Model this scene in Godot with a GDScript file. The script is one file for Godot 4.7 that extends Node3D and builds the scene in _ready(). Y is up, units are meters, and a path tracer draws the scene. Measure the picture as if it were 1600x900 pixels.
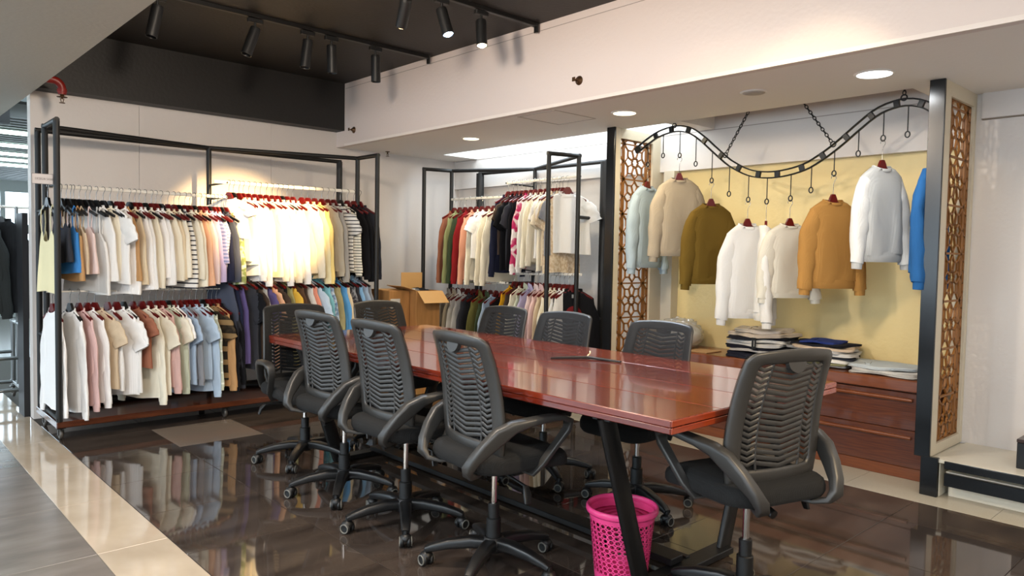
extends Node3D
# A garment showroom: two steel clothes racks, a long wooden table with nine mesh chairs, a display niche with a wavy hanging rail.

var names := {}
var mats := {}
var rng := RandomNumberGenerator.new()
var shapes := {}
const ORD := ["first", "second", "third", "fourth", "fifth", "sixth", "seventh", "eighth", "ninth", "tenth", "eleventh", "twelfth", "thirteenth", "fourteenth", "fifteenth", "sixteenth", "seventeenth", "eighteenth", "nineteenth", "twentieth", "twenty-first", "twenty-second", "twenty-third", "twenty-fourth", "twenty-fifth", "twenty-sixth", "twenty-seventh", "twenty-eighth", "twenty-ninth", "thirtieth", "thirty-first", "thirty-second", "thirty-third", "thirty-fourth"]

# ---------------------------------------------------------------- mesh builder
class MB:
	var st := SurfaceTool.new()
	var group := 0
	var xf := Transform3D()
	func _init():
		st.begin(Mesh.PRIMITIVE_TRIANGLES)
	func raw(t: PackedVector3Array, smooth := true, same_group := false):
		if t.is_empty():
			return
		var c := Vector3()
		for p in t:
			c += p
		c /= t.size()
		var vol := 0.0
		for i in range(0, t.size(), 3):
			vol += (t[i] - c).dot((t[i + 1] - c).cross(t[i + 2] - c))
		var flip := vol > 0.0
		if not same_group:
			group += 1
		st.set_smooth_group(group if smooth else -1)
		for i in range(0, t.size(), 3):
			st.add_vertex(xf * t[i])
			if flip:
				st.add_vertex(xf * t[i + 2]); st.add_vertex(xf * t[i + 1])
			else:
				st.add_vertex(xf * t[i + 1]); st.add_vertex(xf * t[i + 2])
	# chamfered box
	func box(c: Vector3, s: Vector3, bev := 0.0, b := Basis()):
		var h := s * 0.5
		var t := PackedVector3Array()
		if bev <= 0.0:
			var P := []
			for i in 8:
				P.append(c + b * Vector3(h.x if i & 1 else -h.x, h.y if i & 2 else -h.y, h.z if i & 4 else -h.z))
			for q in [[0, 1, 3, 2], [5, 4, 6, 7], [4, 0, 2, 6], [1, 5, 7, 3], [2, 3, 7, 6], [4, 5, 1, 0]]:
				t.append_array([P[q[0]], P[q[1]], P[q[2]], P[q[0]], P[q[2]], P[q[3]]])
			raw(t, false)
			return
		bev = minf(bev, minf(h.x, minf(h.y, h.z)) * 0.95)
		var at := func(i: int, axis: int) -> Vector3:
			var v := Vector3(h.x if i & 1 else -h.x, h.y if i & 2 else -h.y, h.z if i & 4 else -h.z)
			for k in 3:
				if k != axis:
					v[k] -= signf(v[k]) * bev
			return c + b * v
		for axis in 3:
			var u: int = [2, 4, 1][axis]
			var w: int = [4, 1, 2][axis]
			var a: int = [1, 2, 4][axis]
			for side in 2:
				var o: int = a if side == 1 else 0
				var q := [at.call(o, axis), at.call(o | u, axis), at.call(o | u | w, axis), at.call(o | w, axis)]
				if side == 1:
					q.reverse()
				t.append_array([q[0], q[1], q[2], q[0], q[2], q[3]])
			# edges along this axis
			for iu in 2:
				for iw in 2:
					var e := (u if iu else 0) | (w if iw else 0)
					var au := (axis + 1) % 3
					var aw := (axis + 2) % 3
					var q2 := [at.call(e, au), at.call(e | a, au), at.call(e | a, aw), at.call(e, aw)]
					if iu != iw:
						q2.reverse()
					t.append_array([q2[0], q2[1], q2[2], q2[0], q2[2], q2[3]])
		for i in 8:
			var q3 := [at.call(i, 0), at.call(i, 1), at.call(i, 2)]
			if (int(bool(i & 1)) + int(bool(i & 2)) + int(bool(i & 4))) % 2 == 0:
				q3.reverse()
			t.append_array(q3)
		raw(t, false)
	# rings: array of PackedVector3Array of equal size
	func loft(rings: Array, cap0 := true, cap1 := true, hard := false, closed := true):
		var n: int = rings[0].size()
		if hard:
			# all strips share one orientation test, each its own smoothing
			var all := PackedVector3Array()
			for j in n:
				all.append_array(_strip(rings, j, n))
			raw(all, false)
		else:
			var t := PackedVector3Array()
			for j in (n if closed else n - 1):
				t.append_array(_strip(rings, j, n))
			raw(t, true)
		if closed:
			if cap0:
				_cap(rings[0], rings[-1])
			if cap1:
				_cap(rings[-1], rings[0])
	func _strip(rings: Array, j: int, n: int) -> PackedVector3Array:
		var t := PackedVector3Array()
		var k := (j + 1) % n
		for i in rings.size() - 1:
			var a: Vector3 = rings[i][j]
			var b: Vector3 = rings[i][k]
			var c: Vector3 = rings[i + 1][k]
			var d: Vector3 = rings[i + 1][j]
			t.append_array([a, b, c, a, c, d])
		return t
	func _cap(r: PackedVector3Array, away: PackedVector3Array):
		var c := Vector3()
		var o := Vector3()
		for p in r:
			c += p
		for p in away:
			o += p
		c /= r.size()
		o /= away.size()
		group += 1
		st.set_smooth_group(-1)
		for j in r.size():
			var a := r[j]
			var b := r[(j + 1) % r.size()]
			if (b - a).cross(c - a).dot(c - o) > 0.0:
				var s := a; a = b; b = s
			st.add_vertex(xf * a); st.add_vertex(xf * b); st.add_vertex(xf * c)
	func tube(path: Array, r, n := 8, caps := true):
		var rings := []
		var side := Vector3()
		for i in path.size():
			var d: Vector3 = (path[mini(i + 1, path.size() - 1)] - path[maxi(i - 1, 0)]).normalized()
			if side == Vector3():
				side = d.cross(Vector3.UP if absf(d.y) < 0.9 else Vector3.RIGHT).normalized()
			side = (side - d * side.dot(d)).normalized()
			var up := d.cross(side)
			var rr: float = r if (r is float or r is int) else r[i]
			var ring := PackedVector3Array()
			for j in n:
				var a := TAU * j / n
				ring.append(path[i] + side * cos(a) * rr + up * sin(a) * rr)
			rings.append(ring)
		loft(rings, caps, caps)
	func rod(a: Vector3, b: Vector3, r: float, n := 8):
		tube([a, b], r, n)
	# flat-sided sweep: sizes are half extents (across along ref, and the other way)
	func sweep(path: Array, sizes: Array, ref: Vector3, round_n := 2, closed := false):
		var rings := []
		var N := path.size()
		for i in N:
			var nx = path[(i + 1) % N] if closed else path[mini(i + 1, N - 1)]
			var pv = path[(i - 1 + N) % N] if closed else path[maxi(i - 1, 0)]
			var d: Vector3 = (nx - pv).normalized()
			var s := (ref - d * ref.dot(d)).normalized()
			var u := d.cross(s)
			var sz: Vector2 = sizes[mini(i, sizes.size() - 1)]
			rings.append(_section(path[i], s, u, sz, round_n))
		if closed:
			rings.append(rings[0])
		loft(rings, not closed, not closed)
	func _section(p: Vector3, s: Vector3, u: Vector3, sz: Vector2, k: int) -> PackedVector3Array:
		var out := PackedVector3Array()
		var r := minf(sz.x, sz.y) * 0.6
		for q in 4:
			var cx := (sz.x - r) * (1 if q == 0 or q == 3 else -1)
			var cy := (sz.y - r) * (1 if q < 2 else -1)
			for i in k + 1:
				var a := PI / 2 * q + PI / 2 * i / k
				out.append(p + s * (cx + cos(a) * r) + u * (cy + sin(a) * r))
		return out
	func lathe(prof: Array, n := 24, at := Vector3(), b := Basis(), hard := false):
		var rings := []
		for p in prof:
			var ring := PackedVector3Array()
			for j in n:
				var a := TAU * j / n
				ring.append(at + b * Vector3(cos(a) * p.x, p.y, sin(a) * p.x))
			rings.append(ring)
		if hard:
			for i in rings.size() - 1:
				loft([rings[i], rings[i + 1]], i == 0, i == rings.size() - 2)
		else:
			loft(rings, true, true)
	func grid(rows: Array):
		loft(rings_of(rows), false, false, false, false)
	func rings_of(rows: Array) -> Array:
		return rows
	func extrude(poly: PackedVector2Array, z0: float, z1: float, b := Transform3D()):
		var idx := Geometry2D.triangulate_polygon(poly)
		var t := PackedVector3Array()
		for i in range(0, idx.size(), 3):
			var a := poly[idx[i]]; var c := poly[idx[i + 1]]; var d := poly[idx[i + 2]]
			var area := (c - a).cross(d - a)
			if area < 0:
				var s := c; c = d; d = s
			t.append_array([b * Vector3(a.x, a.y, z1), b * Vector3(d.x, d.y, z1), b * Vector3(c.x, c.y, z1)])
			t.append_array([b * Vector3(a.x, a.y, z0), b * Vector3(c.x, c.y, z0), b * Vector3(d.x, d.y, z0)])
		var cw := Geometry2D.is_polygon_clockwise(poly)
		for i in poly.size():
			var a := poly[i]; var c := poly[(i + 1) % poly.size()]
			if not cw:
				var s := a; a = c; c = s
			t.append_array([b * Vector3(a.x, a.y, z0), b * Vector3(a.x, a.y, z1), b * Vector3(c.x, c.y, z1), b * Vector3(a.x, a.y, z0), b * Vector3(c.x, c.y, z1), b * Vector3(c.x, c.y, z0)])
		raw(t, false)
	func torus(c: Vector3, R: float, r: float, b := Basis(), n := 16, m := 6, stretch := 1.0):
		var path := []
		for i in n:
			var a := TAU * i / n
			path.append(c + b * Vector3(cos(a) * R, sin(a) * R * stretch, 0))
		sweep(path, [Vector2(r, r)], b * Vector3(0, 0, 1), 2, true)
	func mesh() -> ArrayMesh:
		st.generate_normals()
		st.index()
		return st.commit()

# ---------------------------------------------------------------- scene helpers
func numbered(called: String) -> String:
	if not names.has(called):
		names[called] = 0
		return called
	names[called] += 1
	return "%s_%03d" % [called, names[called]]

func thing(called, label, category, at = Vector3.ZERO, turn = 0.0, group = ""):
	var o := Node3D.new()
	o.name = numbered(called)
	add_child(o, true)
	o.position = at
	o.rotation.y = turn
	tag(o, label, category, group)
	return o

func tag(o, label, category, group = ""):
	o.set_meta("label", label)
	o.set_meta("category", category)
	if group:
		o.set_meta("group", group)
	return o

func put(called, mesh, mat, parent = null, at = Vector3.ZERO):
	var o := MeshInstance3D.new()
	o.mesh = mesh
	o.material_override = mat
	o.position = at
	o.cast_shadow = GeometryInstance3D.SHADOW_CASTING_SETTING_ON
	if parent == null:
		o.name = numbered(called)
		add_child(o, true)
	else:
		var k := 0
		var nm: String = called
		while parent.has_node(nm):
			k += 1
			nm = "%s_%03d" % [called, k]
		o.name = nm
		parent.add_child(o, true)
	return o

func struct(called, mesh, mat, parent = null):
	var o = put(called, mesh, mat, parent)
	if parent == null:
		o.set_meta("kind", "structure")
	return o

func slab(called, lo: Vector3, hi: Vector3, mat, parent = null, bev = 0.0):
	var m := MB.new()
	m.box((lo + hi) * 0.5, hi - lo, bev)
	return struct(called, m.mesh(), mat, parent)

func boxmesh(s: Vector3, bev := 0.0) -> ArrayMesh:
	var m := MB.new()
	m.box(Vector3.ZERO, s, bev)
	return m.mesh()

# ---------------------------------------------------------------- materials
func noise_tex(w: int, h: int, freq: float, sx: float, lo: Color, hi: Color, sd: int, oct := 4) -> ImageTexture:
	var n := FastNoiseLite.new()
	n.seed = sd
	n.noise_type = FastNoiseLite.TYPE_SIMPLEX_SMOOTH
	n.frequency = freq
	n.fractal_octaves = oct
	var im := n.get_seamless_image(w, h)
	var out := Image.create(w, h, false, Image.FORMAT_RGB8)
	for y in h:
		for x in w:
			out.set_pixel(x, y, lo.lerp(hi, im.get_pixel(x, y).r))
	return ImageTexture.create_from_image(out)

func normal_tex(w: int, h: int, freq: float, strength: float, sd: int) -> ImageTexture:
	var n := FastNoiseLite.new()
	n.seed = sd
	n.frequency = freq
	n.fractal_octaves = 3
	var im := n.get_seamless_image(w, h)
	im.convert(Image.FORMAT_RGB8)
	im.bump_map_to_normal_map(strength)
	return ImageTexture.create_from_image(im)

func weave_tex(n: int) -> ImageTexture:
	var im := Image.create(n, n, false, Image.FORMAT_L8)
	for y in n:
		for x in n:
			var a := absf(sin(PI * x * 8.0 / n)) * (0.6 + 0.4 * absf(sin(PI * y * 8.0 / n + (PI / 2 if int(x * 8.0 / n) % 2 else 0.0))))
			im.set_pixel(x, y, Color(a, a, a))
	im.convert(Image.FORMAT_RGB8)
	im.bump_map_to_normal_map(3.0)
	return ImageTexture.create_from_image(im)

func mat(key: String, col: Color, rough := 0.6, metal := 0.0) -> StandardMaterial3D:
	if mats.has(key):
		return mats[key]
	var m := StandardMaterial3D.new()
	m.albedo_color = col
	m.roughness = rough
	m.metallic = metal
	mats[key] = m
	return m

func tri(m: StandardMaterial3D, scale: Vector3, world := false):
	m.uv1_triplanar = true
	m.uv1_world_triplanar = world
	m.uv1_scale = scale
	return m

var weave: ImageTexture
func cloth(hex: String) -> StandardMaterial3D:
	var key := "cloth" + hex
	if mats.has(key):
		return mats[key]
	var m := mat(key, Color(hex), 0.92)
	m.metallic_specular = 0.25
	m.cull_mode = BaseMaterial3D.CULL_DISABLED
	m.normal_enabled = true
	m.normal_texture = weave
	m.normal_scale = 0.55
	tri(m, Vector3(22, 22, 22))
	return m

# horizontally striped cloth; period in metres
func striped(a: String, b: String, period: float, share: float) -> StandardMaterial3D:
	var key := "stripe%s%s%f" % [a, b, period]
	if mats.has(key):
		return mats[key]
	var im := Image.create(4, 64, false, Image.FORMAT_RGB8)
	im.fill(Color(a))
	im.fill_rect(Rect2i(0, 0, 4, int(64 * share)), Color(b))
	var m := mat(key, Color.WHITE, 0.92)
	m.albedo_texture = ImageTexture.create_from_image(im)
	m.metallic_specular = 0.25
	m.cull_mode = BaseMaterial3D.CULL_DISABLED
	tri(m, Vector3(1, 1.0 / period, 1))
	return m

# blotchy printed cloth
func printed(a: String, b: String, freq: float, sharp: float, sd: int) -> StandardMaterial3D:
	var key := "print%s%s%d" % [a, b, sd]
	if mats.has(key):
		return mats[key]
	var n := FastNoiseLite.new()
	n.seed = sd
	n.frequency = freq
	n.fractal_octaves = 2
	var im := n.get_seamless_image(128, 128)
	var out := Image.create(128, 128, false, Image.FORMAT_RGB8)
	for y in 128:
		for x in 128:
			var v := clampf((im.get_pixel(x, y).r - 0.5) * sharp + 0.5, 0, 1)
			out.set_pixel(x, y, Color(a).lerp(Color(b), v))
	var m := mat(key, Color.WHITE, 0.92)
	m.albedo_texture = ImageTexture.create_from_image(out)
	m.metallic_specular = 0.25
	m.cull_mode = BaseMaterial3D.CULL_DISABLED
	tri(m, Vector3(3.5, 3.5, 3.5))
	return m

# wood: isotropic noise stretched along one axis by the mapping scale
func wood(key: String, lo: String, hi: String, scale: Vector3, rough: float, sd: int, coat := 0.0) -> StandardMaterial3D:
	if mats.has(key):
		return mats[key]
	var m := mat(key, Color.WHITE, rough)
	m.albedo_texture = noise_tex(256, 256, 0.02, 1.0, Color(lo), Color(hi), sd, 5)
	if coat > 0.0:
		m.clearcoat_enabled = true
		m.clearcoat = coat
		m.clearcoat_roughness = 0.06
	tri(m, scale, true)
	return m

const ADDED_GLOBES := [Vector3(1.32, 2.72, -3.1), Vector3(1.5, 2.66, 0.2), Vector3(1.5, 2.66, 2.0)]  # added globe lamps out of view, fill light for the bulkhead
const ADDED_PANELS := [Vector2(1.9, -2.5), Vector2(1.9, -0.2), Vector2(1.9, 2.1)]  # added ceiling panels out of view, fill light for the room

func _ready():
	rng.seed = 20240611
	# ---- camera
	var cam := Camera3D.new()
	cam.name = "camera"
	cam.fov = 42.625
	cam.near = 0.05
	cam.far = 60.0
	cam.position = Vector3(0, 1.4, 0)
	cam.basis = Basis.from_euler(Vector3(deg_to_rad(-2.649), deg_to_rad(-42.70), deg_to_rad(1.025)))
	add_child(cam)
	cam.current = true
	# ---- sky and exposure
	var env := Environment.new()
	env.background_mode = Environment.BG_COLOR
	env.background_color = Color(0.86, 0.94, 1.0)
	env.background_energy_multiplier = 6.0
	env.tonemap_mode = Environment.TONE_MAPPER_LINEAR
	env.tonemap_exposure = 1.0
	env.sdfgi_enabled = true
	env.ssao_enabled = true
	env.ssil_enabled = true
	var we := WorldEnvironment.new()
	we.name = "sky"
	we.environment = env
	add_child(we)
	# ---- large lights: the aisle's unseen ceiling panels (fittings built further down)
	for z in [-6.0, -3.0, 0.2, 3.0]:
		area(Vector3(-1.3, 2.535, z), Vector2(1.1, 0.28), 4.0 if z < -5.0 else 13.0, Color(0.96, 0.98, 1.0))
	for q in ADDED_PANELS:  # added fill panels raising the ambient light
		area(Vector3(q.x, 3.06, q.y), Vector2(1.2, 0.3), 1.2, Color(1.0, 0.95, 0.88))
	area(Vector3(5.2, 2.83, -5.05), Vector2(0.3, 2.7), 3.5, Color(0.88, 0.95, 1.0))
	area(Vector3(0.8, 2.52, -11.5), Vector2(4.0, 2.5), 2.5, Color(0.92, 1.0, 0.98))
	weave = weave_tex(64)
	build_room()
	build_lamps()
	build_racks()
	build_table()
	build_chairs()
	build_niche()
	build_small()
	build_hall()

func area(at: Vector3, size: Vector2, energy: float, col: Color, down := Vector3(-90, 0, 0)):
	var l := AreaLight3D.new()
	l.name = "panel_light"
	l.area_size = size
	l.light_energy = energy
	l.light_color = col
	l.area_normalize_energy = true
	l.area_range = 30.0
	l.shadow_enabled = true
	l.position = at
	l.rotation_degrees = down
	add_child(l, true)
	return l

func omni(at: Vector3, energy: float, col: Color, size := 0.08):
	var l := OmniLight3D.new()
	l.name = "fill_light"
	l.light_energy = energy
	l.light_color = col
	l.light_size = size
	l.omni_range = 20.0
	l.omni_attenuation = 2.0
	l.shadow_enabled = true
	l.position = at
	add_child(l, true)
	return l

func spot(at: Vector3, to: Vector3, angle: float, energy: float, col: Color, size := 0.04):
	var l := SpotLight3D.new()
	l.name = "spot_light"
	l.light_energy = energy
	l.light_color = col
	l.light_size = size
	l.spot_range = 20.0
	l.spot_attenuation = 2.0
	l.spot_angle = angle
	l.spot_angle_attenuation = 0.6
	l.shadow_enabled = true
	add_child(l, true)
	l.look_at_from_position(at, to, Vector3.UP if absf((to - at).normalized().y) < 0.98 else Vector3.RIGHT)
	return l

func paint(key: String, col: Color, rough := 0.7) -> StandardMaterial3D:
	if mats.has(key):
		return mats[key]
	var m := mat(key, col, rough)
	m.normal_enabled = true
	if not mats.has("_plaster"):
		mats["_plaster"] = normal_tex(128, 128, 0.08, 2.0, 5)
	m.normal_texture = mats["_plaster"]
	m.normal_scale = 0.12
	tri(m, Vector3(2.5, 2.5, 2.5), true)
	return m

func build_room():
	var white := paint("wall_white", Color(0.84, 0.81, 0.785), 0.55)
	var pale := paint("bulk_white", Color(0.85, 0.80, 0.775), 0.5)
	var soff := paint("soffit", Color(0.92, 0.90, 0.875), 0.7)
	var aisle := paint("aisle_ceiling", Color(0.74, 0.715, 0.66), 0.75)
	var black := paint("black_paint", Color(0.13, 0.115, 0.105), 0.6)
	var blackb := paint("black_beam", Color(0.095, 0.09, 0.085), 0.55)
	var yellow := paint("yellow_wall", Color(0.86, 0.775, 0.555), 0.5)
	# north wall (behind the long rack), three boards with hairline joints
	var nw = slab("wall_north", Vector3(1.177, 0, -7.05), Vector3(5.7, 3.2, -6.945), white)
	for s in [[1.177, 1.975], [1.978, 3.17], [3.173, 4.37], [4.373, 5.56]]:
		slab("panel", Vector3(s[0], 0.0, -6.945), Vector3(s[1], 3.1, -6.93), white, nw)
	slab("trim_1", Vector3(1.0, 2.625, -6.93), Vector3(3.88, 3.1, -6.77), blackb)
	# bulkhead face and soffit with its two coves
	var bh = slab("wall_bulkhead", Vector3(3.88, 2.47, -6.93), Vector3(3.94, 3.2, 4.5), pale)
	slab("lip", Vector3(3.872, 2.468, -6.76), Vector3(3.885, 2.492, 4.4), paint("lip", Color(0.9, 0.86, 0.83), 0.4), bh)
	slab("seam", Vector3(3.8775, 3.045, -6.75), Vector3(3.8802, 3.049, 4.4), paint("seam", Color(0.62, 0.58, 0.55)), bh)
	var sf = slab("ceiling", Vector3(3.94, 2.47, -6.93), Vector3(4.955, 2.55, 4.5), soff)
	slab("end_board", Vector3(4.955, 2.47, -6.93), Vector3(5.6, 2.55, -6.515), soff, sf)
	slab("cross_board", Vector3(4.955, 2.47, -3.58), Vector3(5.6, 2.95, -3.44), soff, sf)
	slab("front_board", Vector3(4.955, 2.47, -1.735), Vector3(5.6, 2.55, 4.5), soff, sf)
	slab("cove_top", Vector3(4.9, 2.9, -6.93), Vector3(5.6, 2.98, 4.5), white, sf)
	slab("cove_side", Vector3(4.9, 2.55, -6.93), Vector3(4.955, 2.9, 4.5), white, sf)
	slab("cove_end", Vector3(4.955, 2.55, -6.6), Vector3(5.6, 2.9, -6.515), white, sf)
	slab("cove_stop", Vector3(4.955, 2.55, -1.735), Vector3(5.6, 2.9, -1.65), white, sf)
	# hatch lines of the service panel
	var hm := MB.new()
	for q in [[Vector3(3.958, 0, -4.26), Vector3(4.42, 0, -4.26)], [Vector3(3.958, 0, -3.86), Vector3(4.42, 0, -3.86)], [Vector3(4.42, 0, -4.26), Vector3(4.42, 0, -3.86)], [Vector3(3.97, 0, -4.26), Vector3(3.97, 0, -3.86)]]:
		var a: Vector3 = q[0]; var b: Vector3 = q[1]
		hm.box((a + b) * 0.5 + Vector3(0, 2.469, 0), Vector3(maxf(absf(a.x - b.x), 0.006), 0.004, maxf(absf(a.z - b.z), 0.006)))
	struct("hatch_edge", hm.mesh(), paint("hatch", Color(0.7, 0.66, 0.62)), sf)
	# black open ceiling and the low aisle ceiling
	slab("ceiling", Vector3(-6.2, 3.1, -7.05), Vector3(3.9, 3.2, 4.5), black)
	slab("ceiling", Vector3(-6.2, 2.55, -8.3), Vector3(1.135, 2.62, 4.5), aisle)
	slab("trim_2", Vector3(1.06, 2.62, -6.9), Vector3(1.135, 3.1, 4.5), black)
	# east wall: white at the corner rack, yellow in the niche, white beyond
	var ew = slab("wall_east", Vector3(5.5, 0, -6.93), Vector3(5.65, 2.98, -3.92), white)
	slab("upper_board", Vector3(5.44, 2.147, -6.93), Vector3(5.5, 2.9, -1.5), white, ew)
	slab("joint", Vector3(5.437, 2.462, -6.9), Vector3(5.441, 2.468, -1.6), paint("seam", Color(0.6, 0.58, 0.55)), ew)
	slab("niche_board", Vector3(5.5, 0, -3.9), Vector3(5.65, 2.98, -1.5), yellow, ew)
	slab("corner_post", Vector3(5.40, 0.645, -3.905), Vector3(5.5, 2.147, -3.80), paint("niche_side", Color(0.80, 0.765, 0.69)), ew)
	slab("front_wall", Vector3(5.41, 0, -1.53), Vector3(5.65, 2.98, 4.5), white, ew)
	slab("front_beam", Vector3(5.385, 2.31, -1.47), Vector3(5.41, 2.47, 4.5), white, ew)
	slab("picture_strip", Vector3(5.38, 2.303, -1.47), Vector3(5.41, 2.31, 4.5), paint("strip", Color(0.55, 0.5, 0.45)), ew)
	# walls behind the camera and the unseen west side, left open so daylight enters
	slab("wall_south", Vector3(-6.3, 0, 4.5), Vector3(5.65, 3.2, 4.65), white)
	var ww = slab("wall_west", Vector3(-6.3, 0, -17.2), Vector3(-6.15, 0.5, 4.65), white)
	slab("lintel", Vector3(-6.3, 2.3, -17.2), Vector3(-6.15, 3.2, 4.65), white, ww)
	for i in 8:
		var z0 := -17.0 + i * 2.7
		slab("mullion", Vector3(-6.28, 0.5, z0), Vector3(-6.17, 2.3, z0 + 0.12), mat("alu", Color(0.6, 0.62, 0.63), 0.4, 0.6), ww)
	# ---- floor: grout bed, then the laid tiles
	var grout := mat("grout", Color(0.25, 0.23, 0.21), 0.8)
	var fl = slab("floor", Vector3(-6.3, -0.12, -17.2), Vector3(5.7, -0.004, 4.65), grout)
	var dark := []
	for k in 3:
		var m := mat("tile_dark%d" % k, Color.WHITE, 0.045)
		m.albedo_texture = noise_tex(256, 256, 0.012, 1.0, [Color(0.20, 0.172, 0.155), Color(0.215, 0.185, 0.165), Color(0.19, 0.165, 0.15)][k], [Color(0.305, 0.265, 0.235), Color(0.32, 0.275, 0.24), Color(0.295, 0.255, 0.23)][k], 31 + k, 4)
		m.metallic_specular = 0.6
		tri(m, Vector3(0.35, 1.0, 1.6), true)
		dark.append(m)
	var light := mat("tile_light", Color(0.47, 0.42, 0.375), 0.1)
	var cream := mat("tile_cream", Color.WHITE, 0.07)
	cream.albedo_texture = noise_tex(256, 256, 0.015, 1.0, Color(0.65, 0.59, 0.51), Color(0.74, 0.68, 0.60), 44, 4)
	tri(cream, Vector3(0.8, 1, 0.5), true)
	var grey := []
	for k in 2:
		var g := mat("tile_grey%d" % k, Color.WHITE, 0.22)
		g.albedo_texture = noise_tex(256, 256, 0.02, 1.0, [Color(0.37, 0.345, 0.325), Color(0.39, 0.365, 0.34)][k], [Color(0.46, 0.435, 0.41), Color(0.475, 0.445, 0.42)][k], 51 + k, 5)
		g.metallic_specular = 0.5
		tri(g, Vector3(0.4, 1, 1.2), true)
		grey.append(g)
	var terr := mat("terrazzo", Color.WHITE, 0.3)
	var ti := Image.create(256, 256, false, Image.FORMAT_RGB8)
	ti.fill(Color(0.70, 0.67, 0.60))
	for i in 2600:
		var v := rng.randf_range(0.42, 0.85)
		ti.set_pixel(rng.randi() % 256, rng.randi() % 256, Color(v, v * 0.96, v * 0.88))
	terr.albedo_texture = ImageTexture.create_from_image(ti)
	tri(terr, Vector3(2.2, 2.2, 2.2), true)
	var gap := 0.0022
	var tile := func(x0: float, x1: float, z0: float, z1: float, m):
		slab("tile", Vector3(x0 + gap * 0.5, -0.012, z0 + gap * 0.5), Vector3(x1 - gap * 0.5, 0.0, z1 - gap * 0.5), m, fl, 0.0012)
	for i in 6:
		var x0 := 1.173 + 0.611 * i
		var x1 := minf(x0 + 0.611, 4.62)
		for j in 14:
			var z0 := -1.512 - 0.64 * (8 - j)
			if z0 < -7.0:
				continue
			var is_light := i == 1 and absf(z0 + 0.64 * 0 + 5.992) < 0.05
			tile.call(x0, x1, maxf(z0, -6.93), z0 + 0.64, light if is_light else dark[(i * 5 + j * 3) % 3])
	for j in 16:
		var z0 := -3.69 + 0.7955 * (j - 9)
		tile.call(0.867, 1.173, z0, z0 + 0.7955, cream)
		for i in 4:
			tile.call(0.867 - 0.7955 * (i + 1), 0.867 - 0.7955 * i, z0, z0 + 0.7955, grey[(i + j) % 2])
	for j in 10:
		var z0 := -1.13 + 0.8 * (j - 8)
		tile.call(4.62, 5.5, maxf(z0, -6.93), z0 + 0.8, terr)
	# plain flooring where the photograph does not look
	slab("far_flooring", Vector3(-6.2, -0.012, -17.0), Vector3(0.867 - 0.7955 * 4, 0.0, 4.5), grey[0], fl)
	slab("hall_flooring", Vector3(0.867 - 0.7955 * 4, -0.012, -17.0), Vector3(5.6, 0.0, -3.69 - 0.7955 * 9), grey[1], fl)
	slab("front_flooring", Vector3(0.867 - 0.7955 * 4, -0.012, -3.69 + 0.7955 * 7), Vector3(5.6, 0.0, 4.5), dark[1], fl)

# ---------------------------------------------------------------- lamps and ceiling fittings
func glow(key: String, col: Color, e: float) -> StandardMaterial3D:
	if mats.has(key):
		return mats[key]
	var m := mat(key, col, 0.5)
	m.emission_enabled = true
	m.emission = col
	m.emission_energy_multiplier = e
	return m

func downlight(at: Vector3, r: float, label: String, col: Color, lit := true):
	var t = thing("ceiling_light" if lit else "ceiling_speaker", label, "downlight" if lit else "speaker", at, 0.0, "round lights in the soffit" if lit else "")
	var m := MB.new()
	m.lathe([Vector2(r + 0.016, 0.0), Vector2(r + 0.012, -0.006), Vector2(r, -0.007), Vector2(r - 0.002, -0.003)], 32)
	put("rim", m.mesh(), paint("lamp_rim", Color(0.88, 0.86, 0.83), 0.4), t)
	m = MB.new()
	m.lathe([Vector2(r, -0.002), Vector2(r * 0.98, -0.0075), Vector2(r * 0.5, -0.009), Vector2(0.001, -0.0095)], 32)
	if lit:
		put("diffuser", m.mesh(), glow("lamp_" + col.to_html(), col, 4.0), t)
		area(at + Vector3(0, -0.03, 0), Vector2(r * 1.7, r * 1.7), 0.6 if at.z > -2.0 else 1.3, col)
	else:
		put("grille", m.mesh(), paint("speaker", Color(0.68, 0.65, 0.62)), t)

func track_spot(at: Vector3, dir: Vector3, label: String, lit := false, col := Color.WHITE, length := 0.17):
	var t = thing("track_spotlight", label, "spotlight", at, 0.0, "spotlights on the black ceiling tracks")
	var blk := mat("lamp_black", Color(0.075, 0.08, 0.085), 0.45)
	var d := dir.normalized()
	var m := MB.new()
	m.box(Vector3(0, -0.02, 0), Vector3(0.11, 0.03, 0.035), 0.004)
	put("adapter", m.mesh(), blk, t)
	m = MB.new()
	m.rod(Vector3(0, -0.03, 0), Vector3(0, -0.075, 0), 0.009)
	m.rod(Vector3(0, -0.075, -0.03), Vector3(0, -0.075, 0.03), 0.007)
	put("stem", m.mesh(), blk, t)
	var b := Basis(Quaternion(Vector3.DOWN, d))
	var o := Vector3(0, -0.085, 0)
	m = MB.new()
	m.lathe([Vector2(0.02, 0.02), Vector2(0.036, 0.014), Vector2(0.038, 0.0), Vector2(0.038, -length), Vector2(0.034, -length), Vector2(0.032, -length + 0.02)], 20, o, b, true)
	put("housing", m.mesh(), blk, t)
	if lit:
		m = MB.new()
		m.lathe([Vector2(0.001, -length - 0.012), Vector2(0.018, -length - 0.009), Vector2(0.033, -length + 0.003), Vector2(0.033, -length + 0.012)], 20, o, b)
		put("lens", m.mesh(), glow("spot_" + col.to_html(), col, 14.0), t)
	return at + o + d * (length + 0.03)

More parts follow.
